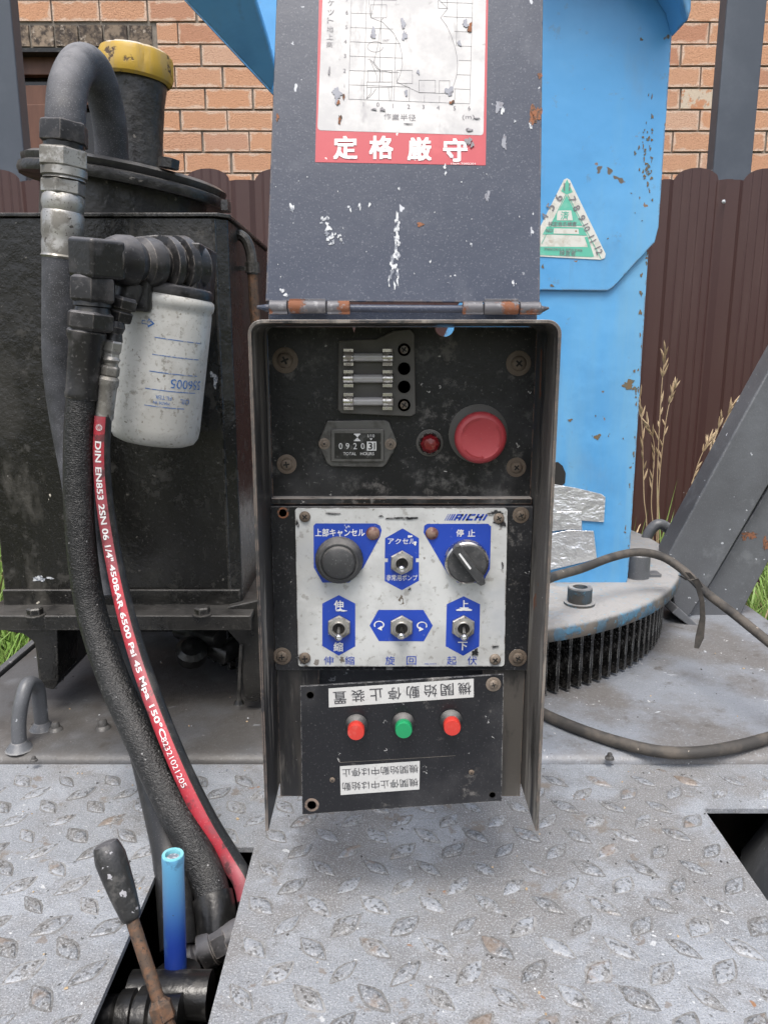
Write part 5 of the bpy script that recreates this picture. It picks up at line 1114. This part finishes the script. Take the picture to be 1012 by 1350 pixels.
blue([(498.8, 804), (557.7, 804), (570.2, 824.6), (558.3, 845.4), (499.3, 845.2), (487, 824.6)])
blue([(610.8, 786), (632.5, 796.5), (631.3, 852), (610.2, 864.4), (587.2, 852), (588.6, 796.5)])
def LT_(s, x, y, w_=None, h_=None, m=W0, bold=.008, shear=0): T2(s, x, y, w_, h_, m=m, fr=FLB, d=.00035, bold=bold, mb=q, shear=shear)
LT_('上部キャンセル', 448, 702, 65, 10.5, bold=.018); LT_('停', 606, 702.5, 9.5, 9.5, bold=.018); LT_('止', 621, 702.5, 9.5, 9.5, bold=.018)
for s, x in (('ア', 515), ('ク', 524.5), ('セ', 534), ('ル', 543)): LT_(s, x, 713.5, 7.6, 7.2)
LT_('非常用ポンプ', 529.5, 761.5, 41, 8.2); LT_('伸', 446.5, 797.5, 12, 12.5, bold=.02); LT_('縮', 446, 852.5, 12, 12.5, bold=.02)
LT_('上', 611.5, 796.5, 11.5, 11, bold=.02); LT_('下', 609.5, 851.5, 12, 11.5, bold=.02)
for s, x in (('伸', 433), ('縮', 461), ('旋', 514), ('回', 542), ('起', 595), ('伏', 622)): LT_(s, x, 870.5, 12.5, 12, m=B0, bold=0)
LT_('4980-H69076', 567, 875, 16, 1.8, m=B0, bold=0)
# maker's wordmark: speed lines, then slanted capitals
def lg(pts): q.flat(FLB, px_poly(FLB, pts), .0003, B0)
for i in range(4): lg([(585.5 + i * 2.7, 686), (590.5 + i * 2.7, 677.5), (591.2 + i * 2.9 + i * .2, 677.5), (586.4 + i * 2.9 + i * .2, 686)])
def glyph(x, parts):
    for pl in parts: lg([(x + a + (686 - b) * .62, b) for a, b in pl])
t0, t1, tm = 677.5, 686, 681.7
glyph(597, [[(0, t1), (3, t1), (3, t0 + 2), (0, t0 + 2)], [(6, t1), (9, t1), (9, t0), (6, t0)], [(0, t0), (9, t0), (9, t0 + 2.2), (0, t0 + 2.2)], [(2, tm), (7, tm), (7, tm + 1.8), (2, tm + 1.8)]])
glyph(608, [[(0, t1), (3, t1), (3, t0), (0, t0)]])
glyph(613, [[(0, t0), (9, t0), (9, t0 + 2.3), (0, t0 + 2.3)], [(0, t0), (3, t0), (3, t1), (0, t1)], [(0, t1 - 2.3), (9, t1 - 2.3), (9, t1), (0, t1)]])
glyph(624, [[(0, t0), (3, t0), (3, t1), (0, t1)], [(6, t0), (9, t0), (9, t1), (6, t1)], [(0, tm - 1.1), (9, tm - 1.1), (9, tm + 1.1), (0, tm + 1.1)]])
glyph(635, [[(0, t0), (3, t0), (3, t1), (0, t1)]])
# curved arrows
def arrow(cx_, cy_, sgn):
    P = []
    for rr, rng in ((6.6, range(215, -61, -15)), (5.0, range(-60, 216, 15))):
        for a in rng: P.append((cx_ + sgn * rr * math.cos(math.radians(a)) * 1.05, cy_ - rr * .8 * math.sin(math.radians(a))))
    n = len(P) // 2
    for i in range(n - 1): q.flat(FLB, px_poly(FLB, [P[i], P[i + 1], P[-2 - i], P[-1 - i]]), .00035, W0)
    e = (cx_ + sgn * 2.6, cy_ + 4.6); q.flat(FLB, px_poly(FLB, [(e[0] - sgn * 5, e[1] + .2), (e[0] + sgn * 1, e[1] - 3.4), (e[0] + sgn * 1.2, e[1] + 3.2)]), .0004, W0)
arrow(499.5, 823.5, 1); arrow(556, 824.5, -1)
# worn patches through the print
for i, (a, b, rx, ry, m_) in enumerate(((612, 803.5, 9, 2.6, W0), (449, 804.5, 7, 1.6, W0), (652, 676, 9, 4, BK), (660, 690, 8, 4, BK), (400, 868, 9, 6, BK), (626, 860, 4, 6, BK), (547, 716, 2.5, 2.5, W0), (540, 707, 3, 2, W0), (438, 677, 9, 1.2, BK), (523, 683, 12, 1.6, BK), (541, 683, 8, 2.4, BK), (652, 852, 4, 2, BK), (392, 690, 2, 5, BK), (540, 776, 2.4, 1.6, BK), (662, 745, 1.5, 5, BK), (502, 680, 4, 1, BK))):
    blot(q, FLB, a, b, rx, ry, .0004 + .00002 * i, i + 80, m_)
lp = part('label_plate', q, [M['white'], M['blue_print'], M['white_print'], M['panel']], cb, smooth=False)
for a, b, r_ in ((402, 681, 7.5), (657, 683, 8.5), (402, 867, 9), (652, 869, 9)): screw(a, b, FLB, r_ / .62 if r_ < 8 else r_ / .72, lp, SN)
for a, b, r_ in ((491.5, 703, 9.2), (569, 703, 8.6)):
    p = FLB.w(*FLB.pix(a, b)); k = mpp(p) * r_; q = MB(); q.lathe([(k, .0003), (k * .97, .001), (k * .8, .0014), (k * .74, .0018), (k * .5, .0028), (0, .0032)], p, (0, -1, 0), 20); part('indicator_lamp', q, M['lampbrown'], cb)
# rubber booted push button
FBt = FLB.up(.012); p = FBt.pix(446, 743); O = FBt.w(*p, -.012); k = mpp(FBt.w(*p))
q = MB(); q.lathe([(31.5 * k, .0003), (32 * k, .002), (30.5 * k, .0045), (31 * k, .0055), (29 * k, .0075), (28.5 * k, .009), (26 * k, .0105), (24 * k, .0105), (23 * k, .0098), (22 * k, .0105), (21 * k, .0125), (18 * k, .0135), (0, .0138)], O, (0, -1, 0), 72, wob=lambda k_, h: 1 + (.012 if (k_ % 2) and h < .006 else 0)); part('push_button', q, M['dark_plastic'], cb, angle=40)
# selector switch
FSl = FLB.up(.010); p = FSl.pix(616, 744); O = FSl.w(*p, -.010); k = mpp(FSl.w(*p))
q = MB(); q.lathe([(29.5 * k, .0003), (29.5 * k, .004), (28.5 * k, .0065), (26.5 * k, .0072)], O, (0, -1, 0), 48, 0)
ss = part('selector_switch', q, [M['chrome']], cb, angle=30)
q = MB(); q.lathe([(26.6 * k, .0055), (26.4 * k, .0085), (25.2 * k, .0095), (0, .0098)], O, (0, -1, 0), 40)
FS2 = FSl.up(.006); q.prism(FSl, px_poly(FS2, [(597, 725), (601, 720), (606, 719), (638, 762), (640, 770), (634, 773), (629, 770), (598, 730)]), -.0008, .006)
kn = part('knob', q, M['dark_plastic'], ss, bevel=.0008)
q = MB(); q.flat(FS2, px_poly(FS2, [(604, 730.5), (606, 729), (621, 749), (619, 751)]), .0002); part('pointer_mark', q, M['white_print'], ss, smooth=False)
# toggle switches
def toggle(px, py, tx_, ty_, hexa=True):
    p = FLB.pix(px, py); O = FLB.w(*p); k = mpp(O)
    q = MB(); q.lathe([(15.5 * k, .0004), (16.5 * k, .0007), (16.5 * k, .0024), (15 * k, .003), (11 * k, .003)], O, (0, -1, 0), 6 if hexa else 28, 0, ph=.5, cap=False)
    q.lathe([(13.5 * k, .003), (13.8 * k, .0034), (13.8 * k, .0044), (10 * k, .0048)], O, (0, -1, 0), 28, 0, cap=False)
    q.lathe([(10.2 * k, .003), (10.2 * k, .0060), (9.4 * k, .0066), (8.4 * k, .0064), (7.8 * k, .0040)], O, (0, -1, 0), 26, 0, cap=False)
    t = part('toggle_switch', q, M['zinc'], cb, angle=25)
    q = MB(); q.lathe([(8.0 * k, .0041), (0, .0042)], O, (0, -1, 0), 16); part('bushing_recess', q, M['slot'], t)
    FT = FLB.up(.0145); tip = FT.w(*FT.pix(tx_, ty_)); a = O + V((0, -.0045, 0)); ax = (tip - a); L_ = ax.length
    q = MB(); q.lathe([(3.4 * k, 0), (2.9 * k, L_ * .3), (3.4 * k, L_ * .72), (4.5 * k, L_ * .88), (4.5 * k, L_ * .97), (3.3 * k, L_ * 1.04), (0, L_ * 1.07)], a, ax, 18); part('lever', q, M['bright'], t, angle=70)
toggle(529.5, 741, 529, 751, True); toggle(447, 826, 446, 842); toggle(529, 826, 528.5, 840); toggle(610, 826, 612, 842)

# ---- engine start/stop plate, mounted upside down
O1 = V(at(530, 975, .530)); u_ = (at(663, 889, .530) - at(396, 905, .530)).normalized()
FG = Fr(O1, u_, V((0, 0, 1)) - u_ * u_.z)
g4 = px_poly(FG, [(396, 905), (663.5, 889), (660.5, 1056), (398.5, 1074)])
q = MB(); q.prism(FG, g4, -.0016, 0, 0)
def strip(pts, m): q.flat(FG, px_poly(FG, pts), .0002, m)
strip([(433, 907.5), (624, 894.5), (624, 919), (433.5, 932.5)], 1); strip([(448, 1010), (553, 1003), (552.5, 1040.5), (449, 1048)], 1)
def GT(s, x, y, w_, h_=None, bold=.005): T2(s, x, y, w_, h_, m=2, fr=FG, d=.0004, rot=math.pi, mb=q, bold=bold)
for s, x, y in (('機', 612, 907.5), ('関', 589, 908.5), ('始', 567, 910.5), ('動', 544, 912), ('停', 520, 914), ('止', 496, 915.5), ('装', 472, 917), ('置', 448, 919.5)): GT(s, x, y, 17, 17)
GT('機関始動中は停止', 501, 1016, 100, 12, 0); GT('機関停止中は始動', 501, 1034, 100, 12, 0)
q.line(FG, px_poly(FG, [(447, 1000), (448, 1005), (552, 999), (600, 996)]), .0002, .0002, 3)
ep = part('engine_switch_plate', q, [M['panel'], M['label_white'], M['black_print'], M['mortar']], cb, smooth=False)
for a, b, r_, m_ in ((409, 916, 5, 0), (648.5, 1047.5, 4.2, 0), (411, 1061, 6.5, 1)):
    p = FG.pix(a, b); k = mpp(FG.w(*p)); q = MB(); q.lathe([(r_ * k * (1.5 if m_ else 1.1), .0001), (r_ * k * .9, .0004)], FG.w(*p), FG.n, 18, 1 if m_ else 0); q.lathe([(r_ * k * .92, .0004), (0, .0004)], FG.w(*p), FG.n, 18, 0); part('screw_hole', q, [M['slot'], M['box_side']], ep)
for a, b, r_ in ((650, 902, 10), (438, 1028, 6), (621, 1018, 6)): screw(a, b, FG, r_, ep, SW if r_ > 8 else SN)
for a, b, m_, lab in ((469, 966, 'redbtn', 'left red push button'), (532, 963.5, 'greenbtn', 'green push button'), (596, 960, 'redbtn', 'right red push button')):
    FN = FG.up(.013); p = FN.pix(a, b); O = FN.w(*p, -.013); k = mpp(FN.w(*p))
    q = MB(); q.lathe([(15 * k, .0002), (15.5 * k, .001), (14.5 * k, .0035), (12 * k, .005), (11 * k, .0065)], O, FG.n, 32, 0); bb = part('push_button', q, M['dark_plastic'], ep, label=lab)
    q = MB(); q.lathe([(10.5 * k, .005), (11.2 * k, .0055), (11.4 * k, .0120), (10.6 * k, .0130), (0, .0132)], O, FG.n, 32); part('button_cap', q, M[m_], bb, angle=40)

# ---- hinged lid, raised and leaning back
lean = math.radians(16)
hz_ = at(530, 404, .548)
FLd = Fr(hz_, (1, 0, 0), (0, math.sin(lean), math.cos(lean)))
def ext(a, b, k): return (a[0] + (b[0] - a[0]) * k, a[1] + (b[1] - a[1]) * k)
bl_, tl_ = FLd.pix(350, 397), FLd.pix(364.5, 0); br_, tr_ = FLd.pix(711, 399), FLd.pix(715.5, 0)
TL, TR = ext(bl_, tl_, 1.35), ext(br_, tr_, 1.35)
q = MB(); q.prism(FLd, [bl_, br_, TR, TL], -.0016, 0)
for (a, b), s in (((bl_, TL), 1), ((br_, TR), -1)):
    q.prism(FLd, [a, (a[0] + s * .0016, a[1]), (b[0] + s * .0016, b[1]), b], -.012, -.0018)
q.prism(FLd, [TL, TR, (TR[0], TR[1] - .0016), (TL[0], TL[1] - .0016)], -.012, -.0018)
ld = part('lid', q, M['slate'], cb, bevel=.0006)
q = MB(); d = .0001
blob = lambda *a_, m=0: blot(q, FLd, *a_, m)
for i, (a, b, rx, ry, m_) in enumerate(((657, 140, 5, 9, 1), (662, 146, 2.5, 6, 0), (664, 188, 4, 9, 1), (642, 259, 3, 8, 1), (385, 274, 3, 6, 0), (474, 272, 1.6, 5, 0), (487, 270, 1.6, 3, 0), (462, 277, 1.2, 3, 0), (526, 249, 1.3, 3, 0), (372, 383, 4, 2.5, 0), (377, 389, 3, 3, 0), (676, 373, 1.8, 4, 0), (621, 323, 1.5, 3.5, 0), (678, 160, 1.5, 3, 0), (699, 166, 2.2, 5, 0), (567, 345, 1.3, 2, 0), (586, 220, 2, 3, 0), (587, 228, 1.6, 3, 0), (706, 150, 7, 14, 2), (701, 157, 5, 8, 2), (554, 296, 6, 2.5, 2), (711, 100, 2.5, 5, 2), (366, 155, 2.5, 5, 2), (604, 365, 6, 10, 1))):
    if i == 23: continue
    blot(q, FLd, a, b, rx, ry, .0002, i + 200, m_)
r2 = random.Random(3)
for i in range(26):       # scraped white streak
    t_ = i / 25; blot(q, FLd, 524 - 6 * t_ + r2.uniform(-1, 1) * (2 + 5 * t_), 284 + 92 * t_ + r2.uniform(-3, 3), r2.uniform(1.0, 2.6) * (.7 + .5 * math.sin(t_ * 3)), r2.uniform(3, 7), .0002 + .000004 * i, i + 300, 0)
for i in range(20): blot(q, FLd, 427 + 10 * (i / 20) + r2.uniform(-5, 6), 288 + 36 * i / 20 + r2.uniform(-3, 3), r2.uniform(1, 2.8), r2.uniform(1.5, 4), .0002 + .000004 * i, i + 340, 0)
for i in range(9): blot(q, FLd, 444 + i * 1.0 + r2.uniform(-2, 2), 306 + 2 * i + r2.uniform(-3, 3), 1.2, 1.6, .0003, i + 380, 0)
for i in range(34): blot(q, FLd, r2.uniform(362, 706), r2.uniform(222, 392), r2.uniform(.4, .8), r2.uniform(.5, 1.3), .0002, i + 400, 0)
tag(part('paint_splash', q, [M['paintwhite'], M['flake'], M['rustpatch']], ld, smooth=False), kind='stuff')
# rating chart sticker
q = MB(); C = lambda a, b: FLd.pix(410 + a / 4.048, b / 4.048)
def Gd(u, v): return C(200 + 80.6 * (u + 2) + 2.2 * v, 531 + 3.1 * (u + 2) - 76.5 * v)
lx = lambda y: 35 + (690 - y) * .0391; rx_ = lambda y: 918 + (722 - y) * .0194
q.flat(FLd, [C(50, -330), C(948, -330), C(930, 883), C(22, 866)], .0002, 1)
q.flat(FLd, [C(lx(-322), -322), C(rx_(-322), -322), C(rx_(705), 705), C(rx_(705) - 4, 718), C(rx_(705) - 14, 723), C(50, 697), C(38, 690), C(35, 676)], .00035, 0)
LWd = .00022; D_ = .0005
def ln(pts, w_=LWd, m=2): q.line(FLd, pts, w_, D_, m)
def lc(pts, w_=LWd): ln([C(a, b) for a, b in pts], w_)
curveL = [(300, -60), (318, 97), (380, 120), (440, 180), (470, 235), (484, 290), (487, 350), (475, 400), (456, 440), (575, 495), (690, 500), (750, 498)]
curveR = [(690, 97), (722, 140), (745, 190), (765, 250), (776, 300), (780, 350), (776, 400), (765, 440), (750, 480)]
for v in range(0, 11):
    # left run, ends on the reach curve
    xe = {0: 6, 1: 2.0, 2: 1.25, 3: 1.5, 4: 1.3, 5: .8}.get(v, -.5 if v == 6 else 1)
    ln([Gd(-2, v), Gd(xe, v)])
    xs0 = {1: 4.95, 2: 5.1, 3: 5.2, 4: 5.15, 5: 4.85, 6: 4.1}.get(v, 3.9)
    if v > 0: ln([Gd(xs0, v), Gd(6, v)])
for u, va, vb_ in ((-2, 0, 10), (-1, 0, 10), (0, 0, 10), (1, 0, 4.4), (2, 0, .9), (3, 0, .5), (4, 0, .45), (5, 0, 1.0), (5, 4.0, 10), (6, 0, 10)): ln([Gd(u, va), Gd(u, vb_)])
lc([(500, 448), (522, 490)]) if False else None
lc(curveL); lc(curveR); lc([(690, 97), (728, 48), (676, -4)]); lc([(676, 0), (678, 46), (726, 48), (726, 0)])
for r4 in ((318, 28, 402, 97), (456, 377, 540, 447), (575, 430, 662, 497), (683, 433, 738, 500), (297, 440, 432, 468), (302, 378, 368, 440), (380, 378, 432, 440)): a, b, c, d_ = r4; lc([(a, b), (c, b), (c, d_), (a, d_), (a, b)])
lc([(303, 322), (312, 316), (318, 330), (350, 405), (350, 438)]); lc([(318, 322), (352, 370), (432, 392)]); lc([(333, 340), (355, 250), (375, 110)]); lc([(330, 330), (372, 385)]); lc([(318, 97), (342, -10)]); lc([(372, 110), (386, 100)])
lc([(298, 468), (297, 530), (312, 520), (330, 500), (346, 476)]); lc([(322, 470), (318, 500), (296, 528)]); lc([(412, 470), (414, 500), (420, 540), (428, 540), (430, 470)])
lc([(300 + 42 + 42 * math.cos(a), 252 + 28 * math.sin(a)) for a in [math.pi * 2 * i / 20 for i in range(19)]])
def ST(s, x, y, w_=None, h_=None, m=2, bold=0.0, rot=0.0):
    c = C(x, y); k = mpp(FLd.w(*c)) / 4.048; q.text(FLd, s, c, width=w_ * k if w_ else None, height=h_ * k if h_ else None, rot=rot, d=D_ + .0001, m=m, bold=bold)
for s, x, y in (('6', 191, 69), ('5', 188, 147), ('4', 183, 224), ('3', 181, 301), ('2', 179, 380), ('1', 178, 460), ('7', 192, 2)): ST(s, x, y, None, 22, m=4)
for s, x, y in (('1', 279, 558), ('0', 356, 560), ('1', 436, 567), ('2', 520, 571), ('3', 598, 573), ('4', 677, 576), ('5', 764, 580), ('6', 842, 580)): ST(s, x, y, None, 23, m=4)
for s, x, y in (('バ', 108, -75), ('ケ', 106, -22 + 40), ('ッ', 106, 68), ('ト', 103, 112), ('地', 102, 158), ('上', 100, 198), ('高', 98, 241)): ST(s, x, y, 34, 32, m=4)
for s, x, y in (('作', 407, 624), ('業', 450, 627), ('半', 495, 628), ('径', 538, 630)): ST(s, x, y, 38, 36, m=4)
ST('(m)', 838, 629, 66, 30, m=4); ST('360°', 400, 217, 40, 12, m=4)
for s, x, y in (('定', 183, 790), ('格', 374, 789), ('厳', 577, 797), ('守', 768, 803)): ST(s, x, y, 122, 122, m=3, bold=.032)
ST('1R09-T002201', 810, 876, 130, 10, m=3)
for i, (a, b, rx, ry) in enumerate(((444, 129, 4, 8), (446, 126, 3, 4), (531, 32, 3, 8), (533, 48, 3, 7), (444, 122, 6, 6), (592, 121, 5, 7), (492, 45, 4, 7), (605, 58, 2.5, 4), (551, 96, 2, 3), (535, 123, 2.5, 4), (613, 32, 4, 5))):
    blot(q, FLd, a, b, rx, ry, D_ + .0002 + .00001 * i, i + 500, 5)
for i, (a, b, rx, ry) in enumerate(((448, 158, 2.5, 6), (595, 136, 3, 3), (446, 136, 2, 4), (619, 38, 3, 7), (453, 128, 1.3, 5))): blot(q, FLd, a, b, rx, ry, D_ + .0004 + .00001 * i, i + 520, 6)
for i, (a, b, rx, ry) in enumerate(((493, 145, 4, 1.2), (504, 145, 3, 3), (538, 164, 5, .6), (628, 157, 4, .8), (618, 172, 5, 2), (617, 187, 4, 6), (622, 192, 2.5, 4), (434, 95, 1.2, 6))): blot(q, FLd, a, b, rx, ry, D_ + .0005 + .00001 * i, i + 540, 4)
part('rating_sticker', q, [M['sticker'], M['red_print'], M['black_print'], M['white_print'], M['grey_print'], M['flake'], M['rustpatch']], ld, smooth=False)
# hinges
fh = FY(.543)
q = MB(); q.tube([at(339, 405, .543), at(352, 406, .543)], [.0012, .0026], 10); q.tube([at(350, 406, .543), at(714, 408, .543)], .0026, 12); q.tube([at(712, 408, .543), at(723, 406, .543)], [.0026, .0008], 10); part('hinge_rod', q, M['slate'], cb)
for segs in (((355, 380), (380, 431), (431, 462)), ((609, 637), (637, 684), (684, 713))):
    for j, (a, b) in enumerate(segs):
        q = MB(); q.lathe([(.0030, 0), (.0043, .0004), (.0043, (b - a) * mpp(at(a, 406, .54)) - .0008), (.0030, (b - a) * mpp(at(a, 406, .54)) - .0004)], at(a, 405.5 + (a - 500) * .006, .541), (1, 0, .0), 18)
        if j != 1: q.box(at((a + b) / 2, 411, .541), ((b - a) * .00049, .006, .0035))
        else: q.box(at((a + b) / 2, 400, .545), ((b - a) * .00049, .002, .006))
        part('hinge_knuckle', q, M['hingerust'], cb, bevel=.0003)
q = MB(); q.box((.013, .551, CZ + .0225), (.186, .0015, .008)); part('hinge_leaf', q, M['slate'], cb)
for o in list(bpy.data.objects):
    if o.type == 'MESH' and not o.data.materials: print('nomat', o.name)
